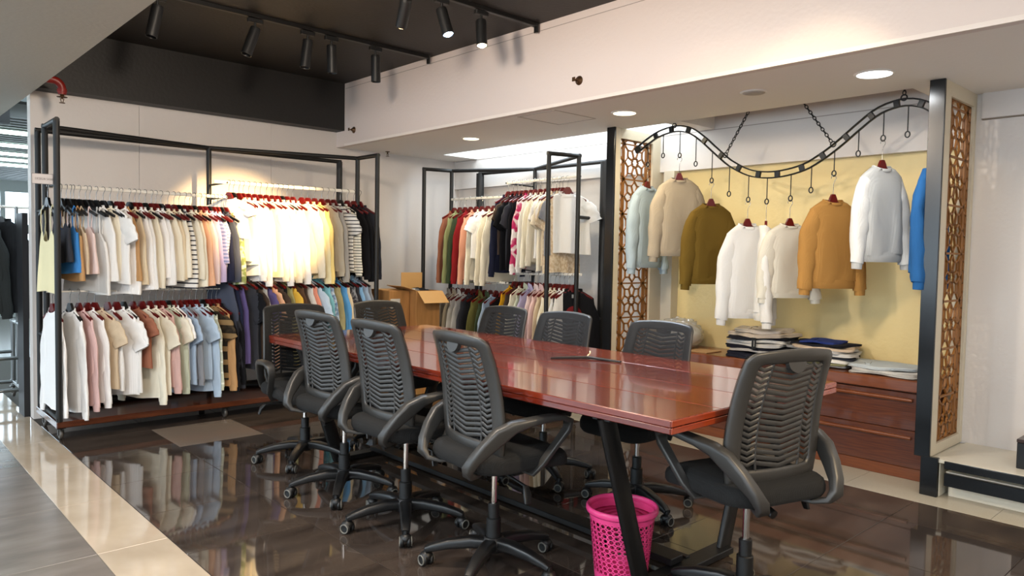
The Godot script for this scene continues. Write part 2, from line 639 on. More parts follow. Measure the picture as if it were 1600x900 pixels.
func build_lamps():
	var tr := mat("track_black", Color(0.06, 0.06, 0.06), 0.4)
	var tracks := [[1.2, 3.83, -5.27, "black lighting track above the long rack, four unlit spotlights on it"], [1.2, 3.85, -3.96, "black lighting track nearer the table carrying the lit spotlights"]]
	for q in tracks:
		var t = thing("ceiling_track", q[3], "track", Vector3((q[0] + q[1]) * 0.5, 3.085, q[2]))
		put("channel", boxmesh(Vector3(q[1] - q[0], 0.03, 0.035), 0.003), tr, t)
		put("end_cap", boxmesh(Vector3(0.012, 0.07, 0.04), 0.002), tr, t, Vector3((q[1] - q[0]) * 0.5, -0.02, 0))
	for q in [[1.62, -0.2, "unlit black spotlight nearest the aisle, half lost in the dark ceiling"], [2.287, -0.35, "unlit black spotlight tilted, above the middle post of the long rack"], [2.70, -0.12, "fat unlit black spotlight, second along the rear track"], [2.90, 0.05, "unlit black spotlight hanging straight beside the fat one"], [3.30, 0.03, "unlit black spotlight nearest the white bulkhead on the rear track"]]:
		track_spot(Vector3(q[0], 3.07, -5.27), Vector3(q[1], -1, 0.0), q[2], false, Color.WHITE, 0.2)
	var warm := Color(1.0, 0.80, 0.52)
	var p = track_spot(Vector3(2.70, 3.07, -3.96), Vector3(0.25, -1.0, -0.75), "lit spotlight with a warm yellow glow on the front track", true, warm)
	spot(p, Vector3(2.80, 1.68, -6.3), 15.0, 34.0, Color(1.0, 0.84, 0.6))
	p = track_spot(Vector3(2.98, 3.07, -3.96), Vector3(0.1, -1.0, 0.35), "lit spotlight with a cold bluish glow beside the warm one", true, Color(0.75, 0.86, 1.0))
	spot(p, Vector3(3.1, 0.8, -3.0), 30.0, 7.0, Color(0.85, 0.92, 1.0))
	p = track_spot(Vector3(3.32, 3.07, -3.96), Vector3(-0.1, -1.0, 0.2), "lit spotlight nearest the bulkhead with a pale warm lens", true, Color(1.0, 0.9, 0.72))
	spot(p, Vector3(3.3, 0.8, -5.2), 22.0, 3.0, Color(1.0, 0.9, 0.75))
	# unseen tracks to light the niche and near chair, then added black-ceiling fill lamps
	var t3 = thing("ceiling_track", "unseen black lighting track above the near end of the table", "track", Vector3(2.5, 3.085, -1.5))
	put("channel", boxmesh(Vector3(2.6, 0.03, 0.035), 0.003), tr, t3)
	for s in [[1.5, Vector3(5.1, 1.3, -2.9), 1.8, "unseen lit spotlight pointed at the sweaters"], [2.1, Vector3(5.1, 1.5, -2.1), 1.8, "unseen lit spotlight pointed at the tan sweater"]]:
		p = track_spot(Vector3(s[0], 3.07, -1.5), s[1] - Vector3(s[0], 3.0, -1.5), s[3], true, Color(1.0, 0.9, 0.75))
		spot(p, s[1], 20.0, s[2], Color(1.0, 0.9, 0.74))
	var t4 = thing("ceiling_track", "unseen black lighting track over the showroom front behind the last chair", "track", Vector3(2.7, 3.085, 0.9))  # out of view, placed to light the near chair and floor
	put("channel", boxmesh(Vector3(2.2, 0.03, 0.035), 0.003), tr, t4)
	for s in [[2.3, Vector3(2.6, 0.7, -1.3), 7.0, "unseen lit spotlight pointed at the last chair"], [3.2, Vector3(3.6, 0.0, -0.6), 5.0, "unseen lit spotlight pointed at the floor by the white platform"]]:
		p = track_spot(Vector3(s[0], 3.07, 0.9), s[1] - Vector3(s[0], 3.0, 0.9), s[3], true, Color(1.0, 0.9, 0.75))
		spot(p, s[1], 24.0, s[2], Color(1.0, 0.88, 0.70))
	for i in ADDED_PANELS.size():  # added glowing panels that carry the overhead fill light
		var q: Vector2 = ADDED_PANELS[i]
		var t = thing("unseen_ceiling_panel", "%s added rectangular fill lamp in the black ceiling, counted from the long rack" % ORD[i], "ceiling lamp", Vector3(q.x, 3.09, q.y), 0.0, "added fill lamps in the black ceiling")
		put("diffuser", boxmesh(Vector3(1.2, 0.012, 0.3), 0.003), glow("added_panel", Color(1.0, 0.95, 0.88), 3.0), t)
	# added globe lamps out of the frame, fill light for bulkhead and room
	for i in ADDED_GLOBES.size():
		var g: Vector3 = ADDED_GLOBES[i]
		var t = thing("added_pendant_lamp", "%s added white globe fill lamp over the showroom front" % ORD[i], "added pendant lamp", g, 0.0, "added globe pendants")
		var m := MB.new()
		m.lathe([Vector2(0.001, -0.11), Vector2(0.06, -0.092), Vector2(0.1, -0.045), Vector2(0.11, 0.0), Vector2(0.1, 0.045), Vector2(0.06, 0.092), Vector2(0.001, 0.11)], 24)
		put("globe", m.mesh(), glow("globe", Color(1.0, 0.94, 0.86), 3.0), t)
		m = MB.new()
		m.rod(Vector3(0, 0.1, 0), Vector3(0, 3.1 - g.y, 0), 0.004, 6)
		m.lathe([Vector2(0.03, 0.09), Vector2(0.03, 0.13), Vector2(0.01, 0.14)], 16)
		put("cord", m.mesh(), tr, t)
		omni(g, [4.6, 0.4, 1.0][i], Color(1.0, 0.93, 0.85), 0.11)
	# soffit downlights
	downlight(Vector3(4.41, 2.47, -5.38), 0.075, "round warm downlight nearest the corner rack", Color(1.0, 0.93, 0.78))
	downlight(Vector3(4.385, 2.47, -3.545), 0.085, "round warm downlight in the middle of the soffit", Color(1.0, 0.93, 0.78))
	downlight(Vector3(4.42, 2.47, -1.757), 0.095, "big round cold white downlight in front of the niche", Color(0.97, 0.99, 1.0))
	downlight(Vector3(4.40, 2.47, 0.05), 0.095, "unseen round white downlight above the white shelf platform", Color(0.97, 0.99, 1.0))  # out of view, lights the platform and the wall behind it
	downlight(Vector3(4.40, 2.47, 1.85), 0.095, "unseen round white downlight at the front end of the soffit", Color(0.97, 0.99, 1.0))  # out of view, lights the front of the soffit side
	downlight(Vector3(4.398, 2.47, -2.498), 0.07, "flat grey round ceiling speaker beside the cold downlight", Color.WHITE, false)
	# the cove's strip lamp, out of view, placed to brighten the cove
	var st = thing("light_strip", "unseen long white light strip inside the ceiling cove over the corner rack", "light strip", Vector3(5.2, 2.88, -5.05))
	put("diffuser", boxmesh(Vector3(0.2, 0.02, 2.6), 0.005), glow("cove_strip", Color(0.9, 0.96, 1.0), 3.0), st)
	# aisle ceiling panels, out of view, lighting the room from the aisle side
	for z in [-6.0, -3.0, 0.2, 3.0]:
		var t = thing("unseen_ceiling_panel", "unseen white rectangular ceiling lamp over the aisle, %s from the hall" % ORD[[-6.0, -3.0, 0.2, 3.0].find(z)], "ceiling lamp", Vector3(-1.3, 2.548, z), 0.0, "unseen ceiling lamps over the aisle")
		put("diffuser", boxmesh(Vector3(1.1, 0.008, 0.28), 0.002), glow("unseen_aisle_panel", Color(0.93, 0.98, 1.0), 3.0), t)
	# sprinklers
	var brass := mat("brass", Color(0.35, 0.25, 0.16), 0.4, 0.7)
	for q in [[Vector3(3.88, 2.622, -3.548), "brown sidewall sprinkler in the middle of the white bulkhead"], [Vector3(3.88, 2.613, -6.585), "brown sidewall sprinkler at the end of the bulkhead by the black beam"]]:
		var t = thing("wall_mounted_sprinkler", q[1], "sprinkler", q[0], 0.0)
		var m := MB.new()
		m.lathe([Vector2(0.033, 0.0), Vector2(0.03, 0.008), Vector2(0.014, 0.012), Vector2(0.012, 0.03)], 16, Vector3.ZERO, Basis(Vector3(0, 0, 1), PI / 2))
		put("plate", m.mesh(), brass, t)
		m = MB.new()
		m.rod(Vector3(-0.03, 0, 0.012), Vector3(-0.055, 0, 0.004), 0.004)
		m.rod(Vector3(-0.03, 0, -0.012), Vector3(-0.055, 0, -0.004), 0.004)
		m.box(Vector3(-0.058, 0.0, 0), Vector3(0.003, 0.03, 0.03), 0.001)
		put("deflector", m.mesh(), brass, t)
	var t2 = thing("ceiling_sprinkler", "small brass sprinkler under the soffit by the back wall", "sprinkler", Vector3(4.4, 2.47, -6.79 + 0.02))
	var m2 := MB.new()
	m2.lathe([Vector2(0.025, 0), Vector2(0.022, -0.006), Vector2(0.008, -0.008), Vector2(0.008, -0.03)], 14)
	m2.rod(Vector3(0.01, -0.028, 0), Vector3(0.004, -0.05, 0), 0.003)
	m2.rod(Vector3(-0.01, -0.028, 0), Vector3(-0.004, -0.05, 0), 0.003)
	put("body", m2.mesh(), brass, t2)
	m2 = MB.new()
	m2.lathe([Vector2(0.02, -0.05), Vector2(0.02, -0.053)], 12)
	put("deflector", m2.mesh(), brass, t2)
	# red pipe with a pendent sprinkler
	var rp = thing("ceiling_pipe", "red painted pipe elbow with a sprinkler below the black beam", "pipe", Vector3(1.292, 2.60, -6.4))
	var red := mat("pipe_red", Color(0.50, 0.10, 0.07), 0.4)
	m2 = MB.new()
	var path := [Vector3(-0.42, 0.03, 0)]
	for i in 7:
		var a := PI / 2 * i / 6
		path.append(Vector3(-0.06 + sin(a) * 0.06, -0.03 + cos(a) * 0.06, 0))
	path.append(Vector3(0, -0.07, 0))
	m2.tube(path, 0.028, 14)
	m2.lathe([Vector2(0.034, -0.03), Vector2(0.034, -0.055)], 14)
	put("elbow", m2.mesh(), red, rp)
	m2 = MB.new()
	m2.lathe([Vector2(0.014, -0.07), Vector2(0.014, -0.085), Vector2(0.036, -0.087), Vector2(0.036, -0.091), Vector2(0.008, -0.093), Vector2(0.008, -0.105)], 14)
	m2.rod(Vector3(0.012, -0.1, 0), Vector3(0.004, -0.13, 0), 0.003)
	m2.rod(Vector3(-0.012, -0.1, 0), Vector3(-0.004, -0.13, 0), 0.003)
	m2.lathe([Vector2(0.02, -0.13), Vector2(0.02, -0.134)], 12)
	put("sprinkler_head", m2.mesh(), brass, rp)

# ---------------------------------------------------------------- garments
# a flattened tube of cloth: hanging from a hanger, x across the shoulders, z the front, y down from the neck
func body_mesh(W: float, S: float, L: float, hd: float, flare: float, sd: int, neck := 0.075, amp := 0.008, drop := 0.05, top := 0.0) -> ArrayMesh:
	var r := RandomNumberGenerator.new()
	r.seed = sd
	var ph := [r.randf() * TAU, r.randf() * TAU, r.randf() * TAU, r.randf() * TAU]
	var n := 30
	var rows := []
	if top <= 0.0:
		for t in [0.0, 0.33, 0.66, 1.0]:
			rows.append([lerpf(neck, S, t), -t * drop - 0.012 * t * t, lerpf(hd * 0.9, hd * 0.75, t)])
		rows.append([lerpf(S, W, 0.35), -drop - 0.07, hd])
		rows.append([W, -0.2, hd])
	else:
		rows.append([W * 0.93, -top, hd * 0.9])
		rows.append([W, -top - 0.05, hd])
	var y0: float = rows[-1][1]
	for k in 7:
		var t := (k + 1) / 7.0
		rows.append([W * (1.0 + flare * t), lerpf(y0, -L, t), hd * (1.0 + 0.25 * t)])
	var m := MB.new()
	var rings := []
	for row in rows:
		var ring := PackedVector3Array()
		var a0 := amp * clampf((-row[1] - 0.08) / 0.3, 0.0, 1.0)
		for j in n:
			var a := TAU * j / n
			var c := cos(a)
			var s := sin(a)
			var x: float = row[0] * signf(c) * pow(absf(c), 0.85)
			var z: float = row[2] * signf(s) * pow(absf(s), 0.7)
			var f := sin(x * 26.0 + ph[0] + row[1] * 3.0) * 0.6 + sin(x * 47.0 + ph[1] - row[1] * 5.0) * 0.4
			z += a0 * f + 0.5 * a0 * sin(x * 15.0 + ph[2]) * signf(s)
			x += a0 * 0.5 * sin(row[1] * 17.0 + ph[3])
			var y: float = row[1]
			if row == rows[0] and top <= 0.0 and s > 0.1:
				y -= 0.028 * s
			if top > 0.0 and row[1] > -top - 0.01:
				y += 0.075 * exp(-pow((absf(x) - 0.105) / 0.035, 2.0)) - 0.02
			y += 0.008 * sin(x * 12.0 + ph[1]) * clampf(-row[1] / L, 0, 1)
			ring.append(Vector3(x, y, z))
		rings.append(ring)
	m.loft(rings, false, false)
	return m.mesh()

func sleeve_mesh(side: float, S: float, hd: float, length: float, out: float, w0: float, w1: float, sd: int, fwd := 0.0, puff := 0.0) -> ArrayMesh:
	var r := RandomNumberGenerator.new()
	r.seed = sd
	var ph := r.randf() * TAU
	var m := MB.new()
	var rings := []
	var n := 14
	var rows := 12
	var prev := Vector3()
	for i in rows + 1:
		var t := float(i) / rows
		var p := Vector3(side * (S - 0.045 + (out + 0.015) * pow(t, 0.75)), -0.075 - 0.035 * (1 - t) - length * t, fwd * t * t)
		var p2 := Vector3(side * (S - 0.045 + (out + 0.015) * pow(t + 0.02, 0.75)), -0.075 - 0.035 * (1 - t - 0.02) - length * (t + 0.02), fwd * (t + 0.02) * (t + 0.02))
		var d := (p2 - p).normalized()
		if i == 0:
			d = Vector3(side * 0.62, -0.78, 0).normalized()
		var q := Vector3(-d.y, d.x, 0).normalized()
		var w := lerpf(w0, w1, smoothstep(0.0, 1.0, t)) * lerpf(0.62, 1.0, clampf(t * 5.0, 0, 1)) * (1.0 + 0.06 * sin(t * 19.0 + ph) + puff * sin(PI * t))
		var z := hd * lerpf(0.85, 0.8, t) * (1.0 + 0.12 * sin(t * 23.0 + ph * 2.0) + puff * sin(PI * t))
		var ring := PackedVector3Array()
		for j in n:
			var a := TAU * j / n
			ring.append(p + q * cos(a) * w + Vector3(0, 0, 1) * (sin(a) * z + 0.004 * sin(a * 3.0 + t * 9.0 + ph)))
		rings.append(ring)
	m.loft(rings, true, false)
	return m.mesh()

func band_mesh(at: Vector3, rx: float, rz: float, h: float, dir: Vector3, n := 20, dip := 0.0) -> ArrayMesh:
	var m := MB.new()
	var rings := []
	var q := Vector3(-dir.y, dir.x, 0).normalized() if absf(dir.y) > 0.01 else Vector3.RIGHT
	for k in 5:
		var t := k / 4.0
		var bulge := 1.0 + 0.06 * sin(PI * t)
		var ring := PackedVector3Array()
		for j in n:
			var a := TAU * j / n
			var dd := -dip * maxf(sin(a), 0.0)
			ring.append(at + dir * (h * t) + q * cos(a) * rx * bulge + Vector3(0, dd, sin(a) * rz * bulge))
		rings.append(ring)
	m.loft(rings, false, false)
	return m.mesh()

# all the meshes of one cut of garment, made once and shared
func cut(kind: String, v: int) -> Dictionary:
	var key := kind + str(v)
	if shapes.has(key):
		return shapes[key]
	var d := {}
	var sd := kind.hash() % 1000 + v * 17
	var hd := 0.017
	match kind:
		"long", "shirt":
			d.body = body_mesh(0.205, 0.185, 0.62, hd, 0.03, sd)
			d.sleeves = [sleeve_mesh(1, 0.185, 0.018, 0.56, 0.07, 0.075, 0.042, sd + 1), sleeve_mesh(-1, 0.185, 0.018, 0.56, 0.07, 0.075, 0.042, sd + 2)]
			if kind == "long":
				d.cuffs = [band_mesh(Vector3(0.222, -0.61, 0), 0.036, 0.016, 0.05, Vector3(0.06, -1, 0).normalized(), 12), band_mesh(Vector3(-0.222, -0.61, 0), 0.036, 0.016, 0.05, Vector3(-0.06, -1, 0).normalized(), 12)]
		"tee":
			d.body = body_mesh(0.21, 0.19, 0.6, hd, 0.05, sd)
			d.sleeves = [sleeve_mesh(1, 0.19, 0.019, 0.2, 0.085, 0.085, 0.075, sd + 1), sleeve_mesh(-1, 0.19, 0.019, 0.2, 0.085, 0.085, 0.075, sd + 2)]
		"tank":
			d.body = body_mesh(0.185, 0.13, 0.56, hd, 0.12, sd, 0.085, 0.009, 0.035)
		"cami":
			d.body = body_mesh(0.165, 0.12, 0.52, hd, 0.2, sd, 0.08, 0.010, 0.03, 0.2)
			d.straps = []
			for s in [-1, 1]:
				var m := MB.new()
				m.sweep([Vector3(s * 0.10, 0.0, 0), Vector3(s * 0.108, -0.03, hd * 0.8), Vector3(s * 0.108, -0.10, hd), Vector3(s * 0.106, -0.16, hd * 0.7)], [Vector2(0.006, 0.002)], Vector3.RIGHT, 1)
				m.sweep([Vector3(s * 0.10, 0.0, 0), Vector3(s * 0.108, -0.03, -hd * 0.8), Vector3(s * 0.108, -0.10, -hd), Vector3(s * 0.106, -0.16, -hd * 0.7)], [Vector2(0.006, 0.002)], Vector3.RIGHT, 1)
				d.straps.append(m.mesh())
		"sweater":
			d.body = body_mesh(0.235, 0.205, 0.60, 0.055, -0.03, sd, 0.085, 0.011, 0.055)
			d.sleeves = [sleeve_mesh(1, 0.205, 0.05, 0.585, 0.085, 0.095, 0.06, sd + 1, 0.03, 0.14), sleeve_mesh(-1, 0.205, 0.05, 0.585, 0.085, 0.095, 0.06, sd + 2, 0.03, 0.14)]
			d.cuffs = [band_mesh(Vector3(0.258, -0.635, 0.03), 0.042, 0.033, 0.065, Vector3(0.05, -1, 0).normalized(), 14), band_mesh(Vector3(-0.258, -0.635, 0.03), 0.042, 0.033, 0.065, Vector3(-0.05, -1, 0).normalized(), 14)]
			var hm := MB.new()
			var rings := []
			for k in 4:
				var ring := PackedVector3Array()
				for j in 36:
					var a := TAU * j / 36
					var c := cos(a); var s := sin(a)
					ring.append(Vector3(0.219 * signf(c) * pow(absf(c), 0.85) * [1.0, 1.025, 1.02, 0.985][k], -0.585 - k * 0.022, 0.066 * signf(s) * pow(absf(s), 0.7) * [1.0, 1.08, 1.08, 1.0][k]))
				rings.append(ring)
			hm.loft(rings, false, false)
			d.hem = hm.mesh()
	if kind != "cami":
		var w := 0.088 if kind == "sweater" else 0.078
		d.collar = band_mesh(Vector3(0, -0.012, 0), w, 0.05 if kind == "sweater" else 0.017, 0.02 if kind == "sweater" else 0.03, Vector3.UP, 22, 0.03)
	if kind == "shirt":
		var m := MB.new()
		for s in [-1, 1]:
			m.sweep([Vector3(s * 0.075, 0.03, -0.008), Vector3(s * 0.07, 0.02, 0.014), Vector3(s * 0.03, -0.05, 0.026)], [Vector2(0.022, 0.003), Vector2(0.026, 0.003), Vector2(0.01, 0.003)], Vector3(0.4 * s, 1, 0.2), 1)
		m.box(Vector3(0, -0.32, 0.022), Vector3(0.03, 0.56, 0.004), 0.001)
		d.placket = m.mesh()
	shapes[key] = d
	return d

const KIND_NAME := {"long": "hanging_long_sleeved_top", "tee": "hanging_tshirt", "tank": "hanging_tank_top", "cami": "hanging_camisole", "shirt": "hanging_shirt", "sweater": "hanging_sweater"}
const KIND_WORD := {"long": "long-sleeved top", "tee": "short-sleeved top", "tank": "sleeveless top", "cami": "strappy camisole", "shirt": "collared shirt", "sweater": "sweater"}
const KIND_CAT := {"long": "top", "tee": "t-shirt", "tank": "tank top", "cami": "camisole", "shirt": "shirt", "sweater": "sweater"}

func garment(kind: String, v: int, cm, at: Vector3, turn: float, sc: Vector3, label: String, group: String, trim = null, arm_cloth = null):
	var d = cut(kind, v)
	var t = thing(KIND_NAME[kind], label, KIND_CAT[kind], at, turn, group)
	t.scale = sc
	var second = trim if trim != null else cm
	put("body", d.body, cm, t)
	for s in d.get("sleeves", []):
		put("sleeve", s, arm_cloth if arm_cloth != null else cm, t)
	for s in d.get("cuffs", []):
		put("cuff", s, second, t)
	for s in d.get("straps", []):
		put("strap", s, cm, t)
	if d.has("collar"):
		put("collar", d.collar, second, t)
	if d.has("hem"):
		put("hem", d.hem, second, t)
	if d.has("placket"):
		put("placket", d.placket, second, t)
	return t

func hanger(at: Vector3, turn: float, dark: bool, label: String, group: String, drop := 0.085, wide := 0.175):
	var key := "hanger%f%f" % [drop, wide]
	if not shapes.has(key):
		var m := MB.new()
		var path := []
		for i in 9:
			var a := deg_to_rad(-200 + i * 30.0)
			path.append(Vector3(cos(a) * 0.019, -sin(a) * 0.019 + 0.0, 0))
		path.append(Vector3(0.004, -0.028, 0))
		path.append(Vector3(0, -0.045, 0))
		path.append(Vector3(0, -drop - 0.01, 0))
		m.tube(path, 0.0022, 5)
		var hook := m.mesh()
		m = MB.new()
		var top := PackedVector2Array()
		var bot := PackedVector2Array()
		for u in [-1.0, -0.8, -0.55, -0.35, -0.24, -0.2, -0.1, 0.0, 0.1, 0.2, 0.24, 0.35, 0.55, 0.8, 1.0]:
			var e := clampf((absf(u) - 0.14) / 0.12, 0.0, 1.0)
			var y := -drop - 0.052 * e - 0.075 * pow(maxf(absf(u) - 0.24, 0.0), 1.2) - 0.006 * absf(u)
			top.append(Vector2(u * wide, y))
			bot.append(Vector2(u * wide, -drop - 0.068 if absf(u) < 0.2 else y - 0.018))
		bot.reverse()
		top.append_array(bot)
		m.extrude(top, -0.009, 0.009)
		shapes[key] = [hook, m.mesh()]
	var t = thing("clothes_hanger", label, "hanger", at, turn, group)
	put("hook", shapes[key][0], mat("hook_steel", Color(0.62, 0.62, 0.62), 0.25, 1.0), t)
	put("arms", shapes[key][1], mat("hanger_black", Color(0.05, 0.045, 0.045), 0.35) if dark else mat("hanger_red", Color(0.36, 0.055, 0.05), 0.3), t)
	return t

const COLS := {
	"white": "e6e3df", "bright white": "eeebe8", "cream": "e6ddc8", "ivory": "ebe4d0", "pale cream": "e9e0cc", "beige": "cdb89c", "sand": "d6c3a4", "pale yellow": "e6dab0", "butter yellow": "edd084", "tan": "b98f62", "peach": "e3b08d", "pink": "e0bfbb", "dusty pink": "cfa9a0", "pale pink": "e4cdc8", "lavender": "c3b3d3", "purple": "5d5280",
	"navy": "23263a", "charcoal": "34353b", "slate": "484d5c", "black": "17171a", "grey": "86868a", "light grey": "b9b8b6", "pale grey": "cfcdca", "warm grey": "a09a92", "beige grey": "b3a997", "blue": "3f7fbf", "pale blue": "b4c6d8", "light blue": "86aed0", "dusty blue": "9fb0c4", "turquoise": "7fbccb", "teal": "3c7686", "sky blue": "5b9bd3",
	"terracotta": "96604a", "brown": "5d4738", "dark brown": "463a33", "olive": "5f5c33", "pale olive": "a09a6a", "khaki": "9a8f68", "sage": "8f9468", "pale sage": "bcc0aa", "dark green": "3f4a35", "red": "8a2226", "coral": "d58a74", "salmon": "dba086", "mustard": "c58f1c", "yellow": "d9ae46", "lilac": "b3aac6",
}

# «name» may carry a pattern: «navy-and-white striped», «pink printed» ...
func look(c: String):
	match c:
		"navy striped white": return striped("e8e4dc", "2a2b33", 0.034, 0.28)
		"thin striped cream": return striped("ebe4d2", "35332f", 0.026, 0.25)
		"blue striped white": return striped("e5e3e4", "8b97b8", 0.03, 0.4)
		"lavender striped": return striped("b9b4d2", "8189b5", 0.04, 0.5)
		"pink pleated": return cloth("d3b0ab")
		"pale green striped": return striped("c3c7b2", "e3e3d6", 0.085, 0.18)
		"black and tan striped": return striped("27231f", "8d7350", 0.11, 0.4)
		"green leaf printed white": return printed("d8d8c2", "7d8a52", 0.03, 6.0, 3)
		"grey printed": return printed("8b8b8d", "3d3d44", 0.05, 6.0, 5)
		"blue flower printed": return printed("c9d3df", "6d86a8", 0.06, 6.0, 6)
		"pink paint splashed white": return printed("e9e2de", "b8265c", 0.018, 7.0, 9)
		"beige printed": return printed("d6c6ad", "c0a98c", 0.06, 3.0, 11)
		"cream lace": return printed("e9dfc9", "cfc0a2", 0.09, 3.0, 12)
	return cloth(COLS[c])

# one rail of garments. items: [place along the rail, kind, colour, length]; axis 0 along x, 2 along z
func rail_of(items: Array, axis: int, at: Vector3, turn: float, spread: float, where: String, group: String, dark_every := 0, dark_all_until := -1):
	for i in items.size():
		var q = items[i]
		var p := at
		p[axis] = q[0]
		var ph: float = turn + deg_to_rad(rng.randf_range(-spread, spread))
		if q.size() > 4:
			ph = deg_to_rad(q[4])
		var n: String = ORD[i]
		var kind: String = q[1]
		var dark: bool = (dark_every > 0 and i % dark_every == 1) or i <= dark_all_until
		hanger(p, ph, dark, "%s hanger, %s %s" % ["black" if dark else "dark red", n, where], "hangers, " + group)
		var sc := Vector3(rng.randf_range(0.95, 1.04), q[3], rng.randf_range(0.85, 1.0))
		var gt = garment(kind, rng.randi() % 3, look(q[2]), p + Vector3(0, -0.14, 0), ph, sc, "%s %s, %s %s" % [q[2], KIND_WORD[kind], n, where], "garments, " + group)

		if group.begins_with("lower rail of the corner rack by the lattice") and i == items.size() - 1:
			# a dull red print and a pale neck label on the black sweater
			var pm := MB.new()
			pm.lathe([Vector2(0.001, 0.0015), Vector2(0.07, 0.0012), Vector2(0.075, 0.0)], 24, Vector3(0, -0.2, 0.026), Basis(Vector3(1, 0, 0), PI / 2))
			var pr = put("chest_print", pm.mesh(), cloth("6e1f22"), gt)
			pr.set_meta("label", "dull red chest print")
			var lm := MB.new()
			lm.box(Vector3(0, -0.045, 0.02), Vector3(0.035, 0.03, 0.003), 0.0008)
			put("neck_label", lm.mesh(), cloth("9a9a96"), gt)

func px(list: Array, x0: float, per: float, p0: float) -> Array:
	var out := []
	for q in list:
		var r = q.duplicate()
		r[0] = x0 + (q[0] - p0) * per
		out.append(r)
	return out

func caster(parent, at: Vector3, r := 0.04):
	var m := MB.new()
	m.box(at + Vector3(0, r * 2.0 + 0.006, 0), Vector3(0.06, 0.006, 0.06), 0.002)
	m.rod(at + Vector3(0, r * 2.0, 0), at + Vector3(0, r * 1.7, 0), 0.012)
	for s in [-1, 1]:
		m.box(at + Vector3(s * 0.017, r * 1.3, 0.004), Vector3(0.004, r * 1.1, 0.034), 0.001)
	var c = put("caster", m.mesh(), mat("caster_steel", Color(0.25, 0.24, 0.23), 0.4, 0.8), parent)
	m = MB.new()
	m.lathe([Vector2(r * 0.8, -0.012), Vector2(r, -0.008), Vector2(r, 0.008), Vector2(r * 0.8, 0.012)], 20, at + Vector3(0, r, 0.004), Basis(Vector3(0, 0, 1), PI / 2))
	put("wheel", m.mesh(), mat("caster_wheel", Color(0.3, 0.28, 0.26), 0.35), c)

func bar_between(called: String, a: Vector3, b: Vector3, s: float, m, parent):
	var mb := MB.new()
	var d := (b - a).normalized()
	var ref := Vector3.UP if absf(d.y) < 0.9 else Vector3.RIGHT
	var e := s * 0.5 * (1.0 if absf(d.y) < 0.9 else 0.0)
	mb.sweep([a - d * e, b + d * e], [Vector2(s * 0.5, s * 0.5)], ref, 1)
	return put(called, mb.mesh(), m, parent)

